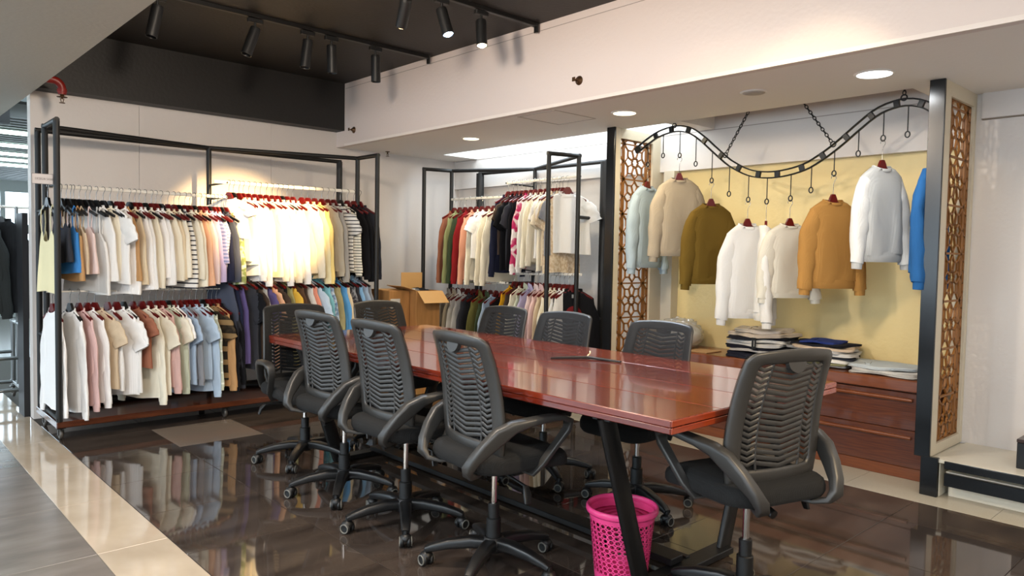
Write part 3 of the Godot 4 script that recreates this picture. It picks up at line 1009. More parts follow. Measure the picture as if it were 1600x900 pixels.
func build_racks():
	var steel := mat("rack_steel", Color(0.04, 0.037, 0.036), 0.55)
	var railm := mat("rail_white", Color(0.86, 0.84, 0.80), 0.35)
	var board := wood("rack_board", "3b1c10", "5e3019", Vector3(0.5, 6, 6), 0.22, 71, 0.3)
	var H := 2.285
	# ---- the long rack against the north wall
	var t = thing("clothes_rack", "long black steel clothes rack on a brown board with casters along the back wall", "clothes rack", Vector3(0, 0, 0))
	var P := [Vector3(1.18, 0, -6.03), Vector3(1.185, 0, -6.44), Vector3(1.185, 0, -6.70), Vector3(2.47, 0, -6.655), Vector3(2.47, 0, -6.70), Vector3(3.72, 0, -6.24), Vector3(3.72, 0, -5.89), Vector3(3.74, 0, -6.62)]
	var lo := Vector3(0, 0.14, 0)
	var hi := Vector3(0, H, 0)
	for i in [0, 1, 2, 3, 5, 6, 7]:
		bar_between("post", P[i] + lo, P[i] + hi, 0.055 if i == 7 else 0.04, steel, t)
	for q in [[0, 1], [1, 3], [2, 4], [3, 5], [5, 6], [4, 7]]:
		bar_between("top_bar", P[q[0]] + hi, P[q[1]] + hi, 0.036, steel, t)
		bar_between("bottom_bar", P[q[0]] + Vector3(0, 0.16, 0), P[q[1]] + Vector3(0, 0.16, 0), 0.036, steel, t)
	for y in [0.72, 1.66]:
		bar_between("rung", P[1] + Vector3(0, y, 0), P[2] + Vector3(0, y, 0), 0.03, steel, t)
	put("base_board", boxmesh(Vector3(2.60, 0.046, 0.72), 0.004), board, t, Vector3(2.46, 0.117, -6.375))
	for x in [1.2, 2.39, 3.66]:
		for z in [-6.10, -6.62]:
			caster(t, Vector3(x, 0, z), 0.037)
	var rails := [[Vector3(1.17, 1.832, -6.25), Vector3(2.47, 1.836, -6.25), 0.013], [Vector3(2.36, 1.958, -6.25), Vector3(3.71, 1.968, -6.25), 0.014], [Vector3(1.15, 1.062, -6.25), Vector3(2.46, 1.062, -6.25), 0.006], [Vector3(2.42, 1.27, -6.25), Vector3(3.71, 1.27, -6.25), 0.008]]
	for r in rails:
		var m := MB.new()
		m.sweep([r[0], r[1]], [Vector2(r[2], 0.006)], Vector3.UP, 2)
		put("hanging_rail", m.mesh(), railm, t)
	for q in [[P[0], Vector3(1.18, 1.832, -6.25)], [P[3], Vector3(2.47, 1.836, -6.25)], [P[3], Vector3(2.47, 1.958, -6.25)], [P[5], Vector3(3.71, 1.968, -6.25)], [P[3], Vector3(2.46, 1.27, -6.25)], [P[5], Vector3(3.71, 1.27, -6.25)], [P[0], Vector3(1.18, 1.062, -6.25)], [P[3], Vector3(2.46, 1.062, -6.25)]]:
		bar_between("rail_bracket", Vector3(q[1].x, q[1].y, q[0].z), q[1], 0.016, steel, t)
	# upper rail, bay by the aisle
	var lu := [[78, "cami", "pale yellow", 1.22, -84.0], [96, "cami", "charcoal", 0.8, -80.0], [103, "cami", "blue", 0.95, -74.0], [109, "cami", "tan", 1.05, -78.0], [113, "cami", "beige", 0.95, -74.0], [121, "cami", "pale pink", 0.95], [130, "cami", "light grey", 1.22], [136, "cami", "white", 1.25], [145, "tank", "white", 1.0], [155, "tank", "cream", 0.98], [165, "tee", "white", 0.95], [176, "tank", "bright white", 1.18], [182, "tank", "tan", 1.0], [194, "tank", "sand", 1.05], [202, "tank", "bright white", 1.12], [209, "tank", "white", 1.12], [218, "tank", "cream", 1.1], [228, "tank", "bright white", 0.95], [235, "tank", "white", 1.05], [243, "tank", "cream", 1.0], [254, "tank", "sand", 0.98], [264, "tank", "pale cream", 0.95], [272, "tank", "navy striped white", 1.12], [282, "tank", "cream", 0.98], [290, "tank", "ivory", 1.08], [298, "tank", "peach", 1.08], [308, "tank", "pale pink", 1.05], [316, "tank", "lavender", 1.02], [324, "tank", "lavender striped", 0.75], [331, "tank", "blue striped white", 0.82], [338, "tank", "navy", 1.0], [345, "tank", "slate", 1.02], [353, "tank", "green leaf printed white", 1.05]]
	lu = px(lu, 1.268, 0.004708, 100.0)
	rail_of(lu, 0, Vector3(0, 1.834, -6.25), deg_to_rad(-62), 8.0, "from the aisle, upper rail near the sign", "upper rail near the sign", 3, 9)
	var ll := [[81, "long", "bright white", 1.15, -82.0], [105, "long", "white", 1.2, -78.0], [117, "long", "pink pleated", 1.12, -74.0], [129, "long", "bright white", 1.1, -66.0], [140, "tee", "beige", 0.98], [159, "tank", "white", 1.1], [172, "tee", "bright white", 1.1], [183, "tee", "white", 1.05], [197, "tee", "terracotta", 0.75], [211, "long", "ivory", 1.14], [223, "tee", "cream", 1.12], [234, "long", "dusty pink", 1.02], [244, "long", "pale sage", 1.04], [253, "tee", "pale cream", 1.0], [261, "tee", "bright white", 0.95], [272, "tee", "dusty blue", 1.02], [281, "long", "grey", 0.95], [290, "tee", "pale blue", 1.0], [300, "long", "pale blue", 1.12], [311, "long", "pale green striped", 1.04], [320, "tee", "black and tan striped", 1.0], [328, "long", "tan", 1.06], [336, "long", "black", 1.08], [343, "long", "charcoal", 1.05], [349, "long", "black", 1.0]]
	ll = px(ll, 1.16, 0.00467, 75.0)
	rail_of(ll, 0, Vector3(0, 1.062, -6.25), deg_to_rad(-66), 9.0, "from the aisle, lower rail near the sign", "lower rail near the sign", 6)
	var ru := [[355, "tee", "bright white", 0.55], [361, "cami", "cream", 1.0], [369, "tank", "ivory", 1.0], [375, "long", "white", 1.05], [383, "long", "bright white", 1.12], [392, "tank", "cream", 0.9], [400, "tank", "ivory", 1.1], [409, "long", "pale cream", 1.06], [418, "long", "white", 1.12], [426, "long", "ivory", 1.08], [433, "tank", "cream", 1.05], [441, "long", "bright white", 1.1], [450, "tank", "ivory", 1.0], [464, "long", "cream", 1.02], [474, "long", "pale yellow", 1.1], [485, "long", "butter yellow", 1.1], [497, "long", "beige grey", 1.0], [507, "long", "warm grey", 1.08], [517, "tee", "navy striped white", 1.0], [529, "long", "thin striped cream", 1.0], [541, "long", "black", 1.05], [552, "long", "black", 1.08], [563, "long", "charcoal", 1.05]]
	ru = px(ru, 2.365, 0.00608, 335.0)
	rail_of(ru, 0, Vector3(0, 1.963, -6.25), deg_to_rad(-66), 7.0, "from the middle post, spotlit upper rail", "spotlit upper rail", 9)
	var rl := []
	var rlc := ["slate", "navy", "purple", "charcoal", "black", "dark brown", "light grey", "purple", "peach", "dark brown", "black", "pale olive", "yellow", "brown", "dark brown", "pale grey", "coral", "pale blue", "teal", "turquoise", "blue flower printed", "khaki", "pale olive", "sky blue", "sand", "grey printed", "charcoal", "light blue", "dusty blue", "grey"]
	var rlk := ["tank", "tank", "tank", "tee", "tee", "tee", "long", "tee", "tee", "tee", "long", "shirt", "tee", "shirt", "long", "long", "long", "tee", "shirt", "shirt", "shirt", "shirt", "shirt", "long", "long", "shirt", "long", "shirt", "shirt", "long"]
	for i in rlc.size():
		rl.append([2.42 + i * 0.0445, rlk[i], rlc[i], 1.25 if rlk[i] in ["tee", "tank"] else 1.15])
	rail_of(rl, 0, Vector3(0, 1.27, -6.25), deg_to_rad(-64), 8.0, "from the middle post, rail under the spotlit one", "lower rail under the spotlit one", 2)
	# ---- the corner rack against the east wall
	t = thing("clothes_rack", "shorter black steel clothes rack standing in the corner between the boxes and the lattice", "clothes rack", Vector3(0, 0, 0))
	P = [Vector3(4.66, 0, -6.46), Vector3(4.96, 0, -6.37), Vector3(5.40, 0, -5.53), Vector3(4.93, 0, -4.49), Vector3(4.64, 0, -4.58), Vector3(5.33, 0, -6.33), Vector3(5.385, 0, -4.57)]
	for i in [0, 1, 2, 3, 4, 5, 6]:
		bar_between("post", P[i] + lo, P[i] + hi, 0.085 if i >= 5 else 0.04, steel, t)
	for q in [[0, 1], [1, 2], [2, 3], [3, 4], [5, 2], [2, 6]]:
		bar_between("top_bar", P[q[0]] + hi, P[q[1]] + hi, 0.036, steel, t)
		bar_between("bottom_bar", P[q[0]] + Vector3(0, 0.16, 0), P[q[1]] + Vector3(0, 0.16, 0), 0.036, steel, t)
	for q in [[3, 6, 1.74], [3, 6, 0.8], [1, 5, 1.74]]:
		bar_between("rung", P[q[0]] + Vector3(0, q[2], 0), P[q[1]] + Vector3(0, q[2], 0), 0.03, steel, t)
	put("base_board", boxmesh(Vector3(0.8, 0.046, 1.95), 0.004), board, t, Vector3(5.02, 0.117, -5.5))
	for x in [4.7, 5.34]:
		for z in [-6.4, -5.5, -4.6]:
			caster(t, Vector3(x, 0, z), 0.037)
	rails = [[Vector3(4.95, 1.975, -6.36), Vector3(4.95, 1.966, -5.5), 0.012], [Vector3(4.95, 2.10, -5.47), Vector3(4.95, 2.105, -4.49), 0.012], [Vector3(4.95, 1.113, -6.36), Vector3(4.95, 1.107, -5.42), 0.012], [Vector3(4.95, 1.205, -5.35), Vector3(4.95, 1.224, -4.45), 0.012]]
	for r in rails:
		var m := MB.new()
		m.sweep([r[0], r[1]], [Vector2(r[2], 0.006)], Vector3.UP, 2)
		put("hanging_rail", m.mesh(), railm, t)
	for q in [[1, 1.975], [3, 2.105], [1, 1.113], [3, 1.222]]:
		var z: float = -6.36 if q[0] == 1 else -4.49
		bar_between("rail_bracket", Vector3(4.95, q[1], z), Vector3(P[q[0]].x, q[1], P[q[0]].z), 0.016, steel, t)
	for q in [[-5.5, 1.966], [-5.47, 2.10], [-5.45, 1.11], [-5.35, 1.205]]:
		bar_between("rail_bracket", Vector3(4.95, q[1], q[0]), Vector3(5.40, q[1], -5.53), 0.016, steel, t)
	var au := []
	var c := ["terracotta", "sage", "dark green", "red", "salmon", "ivory", "bright white", "cream", "pale cream"]
	for i in c.size():
		au.append([-6.30 + i * 0.092, "tee" if i == 6 else "long", c[i], 0.8 if i == 6 else 1.14])
	rail_of(au, 2, Vector3(4.95, 1.97, 0), deg_to_rad(6), 5.0, "from the boxes, upper rail of corner rack", "upper rail of the corner rack by the boxes")
	var bu := [[-5.44, "long", "navy", 1.2], [-5.37, "tee", "dark brown", 0.95], [-5.31, "tee", "black", 1.2], [-5.25, "tee", "charcoal", 1.15], [-5.19, "long", "black", 1.1], [-5.12, "long", "pink paint splashed white", 1.15], [-5.06, "long", "white", 1.12], [-4.99, "long", "ivory", 1.05], [-4.92, "long", "cream", 1.02], [-4.85, "tee", "bright white", 1.0], [-4.82, "tee", "cream", 1.18], [-4.78, "tee", "sand", 1.1], [-4.74, "tee", "grey", 0.95], [-4.70, "tee", "beige printed", 1.22, -8.0], [-4.64, "tee", "white", 0.92, -34.0]]
	rail_of(bu, 2, Vector3(4.95, 2.102, 0), deg_to_rad(4), 5.0, "from middle post, upper rail of corner rack", "upper rail of the corner rack by the lattice")
	var al := []
	c = ["warm grey", "beige grey", "pale grey", "light grey", "charcoal", "black", "olive", "dark green", "dusty blue", "black"]
	for i in c.size():
		al.append([-6.32 + i * 0.09, "shirt" if i in [0, 1, 2, 6, 7] else "long", c[i], 1.15])
	rail_of(al, 2, Vector3(4.95, 1.11, 0), deg_to_rad(6), 5.0, "from the boxes, lower rail of corner rack", "lower rail of the corner rack by the boxes")
	var bl := [[-5.33, "long", "mustard", 1.1], [-5.26, "long", "dark brown", 1.1], [-5.19, "long", "cream", 1.1], [-5.12, "shirt", "pale sage", 1.1], [-5.05, "shirt", "lilac", 1.1], [-4.98, "shirt", "pale pink", 1.1], [-4.91, "shirt", "pink", 1.1], [-4.84, "long", "beige", 1.1], [-4.77, "long", "ivory", 1.15], [-4.72, "long", "cream", 1.15], [-4.66, "long", "bright white", 1.2], [-4.60, "long", "white", 1.15], [-4.54, "long", "black", 1.1, -36.0]]
	rail_of(bl, 2, Vector3(4.95, 1.215, 0), deg_to_rad(4), 5.0, "from middle post, lower rail of corner rack", "lower rail of the corner rack by the lattice")
	# sign on the long rack's end frame
	var sg = thing("hanging_sign", "small white sign lettered DESIGN SAMPLE on the end frame of the long rack", "sign", Vector3(1.12, 1.866, -6.06))
	put("plate", boxmesh(Vector3(0.172, 0.072, 0.006), 0.002), paint("sign_plate", Color(0.78, 0.75, 0.74), 0.4), sg)
	var fm := MB.new()
	for s in [-1, 1]:
		fm.box(Vector3(0, s * 0.035, 0.003), Vector3(0.172, 0.003, 0.004), 0.0005)
		fm.box(Vector3(s * 0.0855, 0, 0.003), Vector3(0.003, 0.072, 0.004), 0.0005)
	put("border", fm.mesh(), mat("sign_edge", Color(0.45, 0.43, 0.43), 0.4), sg)
	var tm := TextMesh.new()
	var sf := SystemFont.new()
	sf.font_names = PackedStringArray(["Droid Sans"])
	tm.font = sf
	tm.text = "DESIGN SAMPLE"
	tm.font_size = 16
	tm.pixel_size = 0.00115
	tm.depth = 0.001
	put("lettering", tm, mat("sign_ink", Color(0.38, 0.36, 0.36), 0.6), sg, Vector3(0, 0, 0.004))

# ---------------------------------------------------------------- table
func build_table():
	var t = thing("meeting_table", "long red-brown varnished plank table on black steel legs", "table", Vector3(2.765, 0, -3.075))
	var top := 0.835
	var planks := []
	for k in 4:
		planks.append(wood("table_wood%d" % k, ["5a1b0d", "60200f", "54170b", "651f10"][k], ["7c2d16", "833119", "772813", "8a351a"][k], Vector3(5, 5, 0.45), 0.2, 81 + k, 0.8))
	var W := 1.30
	var L := 3.2
	for k in 4:
		var w := W / 4.0
		put("plank", boxmesh(Vector3(w - 0.0016, 0.026, L), 0.003), planks[k], t, Vector3(-W * 0.5 + w * (k + 0.5), top - 0.013, 0))
	put("edge_board", boxmesh(Vector3(W - 0.004, 0.024, L - 0.004), 0.003), planks[2], t, Vector3(0, top - 0.0385, 0))
	var endw := wood("table_end", "7a2a12", "8e3a18", Vector3(0.8, 9, 9), 0.22, 87, 0.7)
	for z in [-1, 1]:
		put("end_strip", boxmesh(Vector3(W - 0.006, 0.0225, 0.006), 0.002), endw, t, Vector3(0, top - 0.0125, z * (L * 0.5 + 0.002)))
		put("end_strip", boxmesh(Vector3(W - 0.006, 0.0225, 0.006), 0.002), endw, t, Vector3(0, top - 0.0385, z * (L * 0.5 + 0.002)))
	var steel := mat("table_steel", Color(0.04, 0.04, 0.042), 0.42)
	for z in [1.245, -1.245]:
		var m := MB.new()
		m.sweep([Vector3(-0.57, top - 0.052, z), Vector3(-0.31, 0.028, z)], [Vector2(0.016, 0.045)], Vector3(0, 0, 1), 1)
		put("leg", m.mesh(), steel, t)
		m = MB.new()
		m.sweep([Vector3(0.57, top - 0.052, z), Vector3(0.31, 0.028, z)], [Vector2(0.016, 0.045)], Vector3(0, 0, 1), 1)
		put("leg", m.mesh(), steel, t)
		put("foot_bar", boxmesh(Vector3(0.66, 0.03, 0.09), 0.003), steel, t, Vector3(0, 0.027, z))
		put("top_bar", boxmesh(Vector3(1.2, 0.02, 0.09), 0.003), steel, t, Vector3(0, top - 0.061, z))
		for x in [-0.28, 0.28]:
			put("foot_pad", boxmesh(Vector3(0.04, 0.013, 0.04), 0.002), mat("pad_grey", Color(0.3, 0.3, 0.3), 0.6), t, Vector3(x, 0.0065, z))
	put("stretcher", boxmesh(Vector3(0.09, 0.03, 2.46), 0.003), steel, t, Vector3(-0.04, 0.06, 0))
	put("stretcher", boxmesh(Vector3(0.03, 0.02, 2.44), 0.003), steel, t, Vector3(0.06, 0.04, 0))
	# a loose trouser hanger lying on the top
	var h = thing("clothes_hanger", "dark metal hanger with a pale hook lying flat on the table", "hanger", Vector3(3.03, top + 0.006, -2.66))
	var m := MB.new()
	var a := Vector3(2.853 - 3.03, 0, -2.775 + 2.66)
	var b := Vector3(3.057 - 3.03, 0, -2.455 + 2.66)
	var c := Vector3(3.02 - 3.03, 0.004, -2.66 + 2.66)
	m.sweep([a, c * 0.7 + a * 0.3, c], [Vector2(0.004, 0.008), Vector2(0.006, 0.011), Vector2(0.006, 0.012)], Vector3.UP, 2)
	m.sweep([c, c * 0.7 + b * 0.3, b], [Vector2(0.006, 0.012), Vector2(0.006, 0.011), Vector2(0.004, 0.008)], Vector3.UP, 2)
	put("arms", m.mesh(), mat("hanger_pewter", Color(0.16, 0.15, 0.15), 0.3, 0.5), h)
	m = MB.new()
	m.tube([c, c + Vector3(0.03, 0.004, -0.02), c + Vector3(0.06, 0.012, -0.03), c + Vector3(0.075, 0.02, -0.045)], 0.004, 6)
	put("hook", m.mesh(), mat("hook_cream", Color(0.85, 0.76, 0.6), 0.4), h)

# ---------------------------------------------------------------- chairs
func back_at(u: float, v: float, off := 0.0) -> Vector3:
	var w := 0.238 - (0.026 * pow((v - 0.30) / 0.70, 1.5) if v > 0.30 else 0.030 * pow((0.30 - v) / 0.30, 2.0))
	var y := 0.495 + v * 0.54
	if v > 0.85:
		y -= 0.018 * u * u * (v - 0.85) / 0.15
	var z := 0.15 + 0.085 * v - 0.03 * sin(PI * v) - 0.035 * u * u + 0.02 * pow(maxf(0.0, 0.12 - v) / 0.12, 2.0) * -1.0
	return Vector3(u * w, y, z + off)

func rrect(u0: float, u1: float, v0: float, v1: float, ru: float, rv: float, per := 7) -> Array:
	var out := []
	var C := [[u1 - ru, v1 - rv, 0.0], [u0 + ru, v1 - rv, 0.5], [u0 + ru, v0 + rv, 1.0], [u1 - ru, v0 + rv, 1.5]]
	for k in 4:
		for i in per:
			var a: float = PI * (C[k][2] + 0.5 * i / (per - 1))
			out.append(Vector2(C[k][0] + cos(a) * ru, C[k][1] + sin(a) * rv))
		# a few points on the straight that follows
		var n: Array = C[(k + 1) % 4]
		var a1: float = PI * (C[k][2] + 0.5)
		var p0 := Vector2(C[k][0] + cos(a1) * ru, C[k][1] + sin(a1) * rv)
		var p1 := Vector2(n[0] + cos(a1) * ru, n[1] + sin(a1) * rv)
		for i in range(1, 6):
			out.append(p0.lerp(p1, i / 6.0))
	return out

func chair_shapes() -> Dictionary:
	if shapes.has("chair"):
		return shapes.chair
	var d := {}
	# backrest frame
	var outer := rrect(-1, 1, 0, 1, 0.17, 0.07)
	var inner := rrect(-0.74, 0.74, 0.15, 0.90, 0.10, 0.045)
	var rings := []
	for i in outer.size():
		var o: Vector2 = outer[i]
		var n: Vector2 = inner[i]
		var q := o.lerp(n, 0.12)
		var r := o.lerp(n, 0.85)
		rings.append(PackedVector3Array([back_at(q.x, q.y, -0.011), back_at(o.x, o.y, -0.004), back_at(o.x, o.y, 0.006), back_at(q.x, q.y, 0.013), back_at(r.x, r.y, 0.012), back_at(n.x, n.y, 0.006), back_at(n.x, n.y, -0.004), back_at(r.x, r.y, -0.009)]))
	rings.append(rings[0])
	var m := MB.new()
	m.loft(rings, false, false)
	# the half-round tab at the top
	var arc := PackedVector2Array()
	for i in 15:
		var a := PI + PI * i / 14.0
		arc.append(Vector2(cos(a) * 0.045, sin(a) * 0.04))
	var bt := back_at(0, 0.905)
	m.extrude(arc, -0.008, 0.010, Transform3D(Basis(Vector3(1, 0, 0), -0.16), bt))
	# two uprights beside the rib field
	for s in [-1, 1]:
		var path := []
		for i in 9:
			path.append(back_at(s * 0.47, lerpf(0.13, 0.91, i / 8.0), 0.002))
		m.sweep(path, [Vector2(0.005, 0.005)], Vector3.RIGHT, 1)
	d.frame = m.mesh()
	# chevron ribs, each one a mesh
	d.ribs = []
	var N := 17
	for k in N:
		var v := lerpf(0.20, 0.872, k / float(N - 1))
		var rm := MB.new()
		var path := []
		for i in 9:
			var u := -0.46 + 0.92 * i / 8.0
			path.append(back_at(u, v - 0.034 * (1.0 - absf(u) / 0.46), 0.003))
		rm.sweep(path, [Vector2(0.0088, 0.003)], Vector3.UP, 1)
		for s in [-1, 1]:
			rm.sweep([back_at(s * 0.48, v + 0.012, 0.003), back_at(s * 0.62, v - 0.014, 0.003), back_at(s * 0.76, v + 0.012, 0.003)], [Vector2(0.0075, 0.003)], Vector3.UP, 1)
		d.ribs.append(rm.mesh())
	# net stretched over the front
	m = MB.new()
	rings = []
	for j in 15:
		var ring := PackedVector3Array()
		for i in 11:
			ring.append(back_at(-0.985 + 1.97 * i / 10.0, 0.02 + 0.965 * j / 14.0, -0.0125))
		rings.append(ring)
	m.grid(rings)
	d.net = m.mesh()
	# seat: a waterfall cushion
	m = MB.new()
	rings = []
	for k in 7:
		var s: float = [0.90, 0.97, 1.0, 1.0, 0.98, 0.93, 0.8][k]
		var y: float = [0.452, 0.459, 0.475, 0.498, 0.515, 0.526, 0.532][k]
		var ring := PackedVector3Array()
		for q in rrect(-0.25 * s, 0.25 * s, -0.27 * s, 0.22 * s, 0.11 * s, 0.11 * s, 6):
			var dipf: float = 0.03 * pow(clampf((-q.y - 0.1) / 0.17, 0, 1), 2.0)
			ring.append(Vector3(q.x, y - dipf, q.y))
		rings.append(ring)
	m.loft(rings)
	d.seat = m.mesh()
	m = MB.new()
	m.box(Vector3(0, 0.441, 0.0), Vector3(0.22, 0.03, 0.26), 0.008)
	m.box(Vector3(0, 0.417, -0.01), Vector3(0.13, 0.03, 0.18), 0.006)
	m.rod(Vector3(0.0, 0.405, 0.09), Vector3(0.0, 0.39, 0.14), 0.018, 10)
	d.mech = m.mesh()
	m = MB.new()
	m.rod(Vector3(0.06, 0.41, 0.0), Vector3(0.27, 0.40, 0.02), 0.006)
	d.lever = m.mesh()
	m = MB.new()
	m.sweep([Vector3(0.26, 0.402, 0.02), Vector3(0.285, 0.375, 0.03), Vector3(0.295, 0.34, 0.035)], [Vector2(0.012, 0.006), Vector2(0.018, 0.007), Vector2(0.014, 0.006)], Vector3(0, 0, 1), 2)
	d.paddle = m.mesh()
	# arms: one broad loop each side
	d.arms = []
	for s in [-1.0, 1.0]:
		m = MB.new()
		var path := [Vector3(s * 0.09, 0.445, 0.11), Vector3(s * 0.135, 0.444, 0.20), Vector3(s * 0.160, 0.456, 0.245), Vector3(s * 0.178, 0.488, 0.262), Vector3(s * 0.198, 0.53, 0.242), Vector3(s * 0.220, 0.58, 0.200), Vector3(s * 0.240, 0.628, 0.150), Vector3(s * 0.256, 0.660, 0.095), Vector3(s * 0.272, 0.676, 0.03), Vector3(s * 0.284, 0.686, -0.06), Vector3(s * 0.286, 0.686, -0.125), Vector3(s * 0.284, 0.666, -0.172), Vector3(s * 0.277, 0.626, -0.172), Vector3(s * 0.264, 0.56, -0.12), Vector3(s * 0.250, 0.49, -0.065), Vector3(s * 0.225, 0.446, -0.04), Vector3(s * 0.13, 0.444, -0.03)]
		var sz := [Vector2(0.018, 0.006), Vector2(0.022, 0.008), Vector2(0.026, 0.012), Vector2(0.026, 0.018), Vector2(0.024, 0.024), Vector2(0.023, 0.032), Vector2(0.023, 0.036), Vector2(0.025, 0.026), Vector2(0.028, 0.016), Vector2(0.028, 0.013), Vector2(0.028, 0.012), Vector2(0.026, 0.013), Vector2(0.023, 0.012), Vector2(0.02, 0.011), Vector2(0.02, 0.011), Vector2(0.02, 0.009), Vector2(0.02, 0.006)]
		for i in path.size():
			path[i].x *= 1.05
		m.sweep(path, sz, Vector3(1, 0, 0), 3)
		d.arms.append(m.mesh())
	m = MB.new()
	for s in [-1.0, 1.0]:
		for q in [[0.247, 0.620, 0.190], [0.222, 0.560, 0.236]]:
			m.lathe([Vector2(0.008, -0.004), Vector2(0.008, 0.006), Vector2(0.004, 0.007), Vector2(0.004, 0.003)], 10, Vector3(s * q[0], q[1], q[2]), Basis(Vector3(1, 0, 0), PI / 2), true)
	d.bolts = m.mesh()
	# gas lift and star base
	m = MB.new()
	m.lathe([Vector2(0.026, 0.10), Vector2(0.033, 0.105), Vector2(0.033, 0.222), Vector2(0.028, 0.226)], 18, Vector3.ZERO, Basis(), true)
	m.lathe([Vector2(0.025, 0.222), Vector2(0.026, 0.285), Vector2(0.022, 0.290)], 18, Vector3.ZERO, Basis(), true)
	d.sleeve = m.mesh()
	m = MB.new()
	m.rod(Vector3(0, 0.28, 0), Vector3(0, 0.45, 0), 0.0135, 14)
	d.piston = m.mesh()
	m = MB.new()
	m.lathe([Vector2(0.035, 0.07), Vector2(0.055, 0.078), Vector2(0.055, 0.125), Vector2(0.040, 0.14)], 20)
	d.hub = m.mesh()
	m = MB.new()
	m.sweep([Vector3(0.025, 0.108, 0), Vector3(0.10, 0.112, 0), Vector3(0.20, 0.10, 0), Vector3(0.275, 0.082, 0), Vector3(0.303, 0.073, 0)], [Vector2(0.032, 0.026), Vector2(0.030, 0.025), Vector2(0.026, 0.021), Vector2(0.022, 0.017), Vector2(0.018, 0.012)], Vector3(0, 0, 1), 3)
	d.leg = m.mesh()
	m = MB.new()
	m.rod(Vector3(0, 0.08, 0), Vector3(0, 0.05, 0), 0.011, 10)
	m.lathe([Vector2(0.012, 0.062), Vector2(0.026, 0.055), Vector2(0.028, 0.04), Vector2(0.026, 0.032)], 14)
	for s in [-1, 1]:
		m.lathe([Vector2(0.022, -0.009), Vector2(0.028, -0.006), Vector2(0.028, 0.006), Vector2(0.024, 0.010)], 20, Vector3(s * 0.017, 0.028, 0.0), Basis(Vector3(0, 0, 1), PI / 2))
	d.caster = m.mesh()
	m = MB.new()
	for s in [1]:
		m.torus(Vector3(s * 0.0275, 0.028, 0.0), 0.021, 0.0028, Basis(Vector3(0, 1, 0), PI / 2), 18, 4)
	d.ring = m.mesh()
	shapes.chair = d
	return d

func chair(at: Vector3, face_deg: float, base_deg: float, label: String, lift := 0.0):
	var d = chair_shapes()
	var t = thing("office_chair", label, "office chair", at, deg_to_rad(face_deg), "mesh office chairs round the table")
	var shell := mat("chair_plastic", Color(0.19, 0.185, 0.178), 0.42)
	shell.metallic_specular = 0.55
	var net := mat("chair_net", Color(0.065, 0.063, 0.06, 0.68), 0.85)
	net.transparency = BaseMaterial3D.TRANSPARENCY_ALPHA
	net.cull_mode = BaseMaterial3D.CULL_DISABLED
	var pad := mat("chair_pad", Color(0.06, 0.058, 0.056), 0.92)
	if not pad.normal_enabled:
		pad.normal_enabled = true
		pad.normal_texture = weave
		pad.normal_scale = 0.8
		tri(pad, Vector3(28, 28, 28))
	var b = put("backrest", d.frame, shell, t)
	for r in d.ribs:
		put("rib", r, shell, b)
	put("mesh_fabric", d.net, net, b)
	put("bolts", d.bolts, mat("bolt_dark", Color(0.03, 0.03, 0.03), 0.3, 0.6), b)
	put("seat", d.seat, pad, t)
	var me = put("seat_mechanism", d.mech, mat("chair_black", Color(0.05, 0.05, 0.05), 0.45), t)
	put("lever", d.lever, mat("chair_black", Color.BLACK), me)
	put("paddle", d.paddle, mat("chair_black", Color.BLACK), me)
	for a in d.arms:
		put("armrest", a, shell, t)
	var g = put("gas_lift", d.sleeve, mat("chair_black", Color.BLACK), t)
	put("piston", d.piston, mat("chrome", Color(0.82, 0.80, 0.78), 0.15, 1.0), g)
	for o in t.get_children():
		if not o.name.begins_with("gas_lift"):
			o.position.y = lift
	var base := mat("chair_base", Color(0.085, 0.085, 0.088), 0.38)
	put("hub", d.hub, base, t)
	for k in 5:
		var a := deg_to_rad(base_deg - face_deg + 72.0 * k)
		var l = put("leg", d.leg, base, t)
		l.rotation.y = a
		var c = put("caster", d.caster, mat("chair_black", Color.BLACK), t)
		c.position = Vector3(cos(a) * 0.30, 0, -sin(a) * 0.30)
		c.rotation.y = a + 0.7 + 0.9 * k
		put("wheel_ring", d.ring, mat("ring_grey", Color(0.42, 0.41, 0.38), 0.4), c)
		put("wheel_ring", d.ring, mat("ring_grey", Color.WHITE), c).rotation.y = PI
	return t

func build_chairs():
	# rotation: 0 looks to -z; star legs start at base_deg from +x, turning towards -z
	chair(Vector3(2.17, 0, -3.76), -87, 160, "grey-backed mesh office chair on the aisle side, farthest of the three there", 0.035)
	chair(Vector3(2.15, 0, -3.11), -90, 164, "grey-backed mesh office chair in the middle of the aisle side", 0.035)
	chair(Vector3(2.156, 0, -2.43), -97, 137, "grey-backed mesh office chair on the aisle side closest to the pink basket", 0.035)
	chair(Vector3(2.645, 0, -1.475), -16, 100, "large mesh office chair seen from behind at the near end of the table", 0.04)
	chair(Vector3(3.27, 0, -3.81), 91, 20, "mesh office chair before the mustard and lilac shirts, on the niche side of the table")
	chair(Vector3(3.27, 0, -3.23), 93, 100, "mesh office chair across the table in front of the black printed sweater")
	chair(Vector3(3.275, 0, -2.50), 90, 34, "mesh office chair across the table in front of the plastic bag")
	chair(Vector3(2.30, 0, -4.50), 176, 155, "mesh office chair at the far table corner, its armrest showing by the clothes")
	chair(Vector3(3.01, 0, -4.53), 184, 30, "mesh office chair at the far table end in front of the boxes")

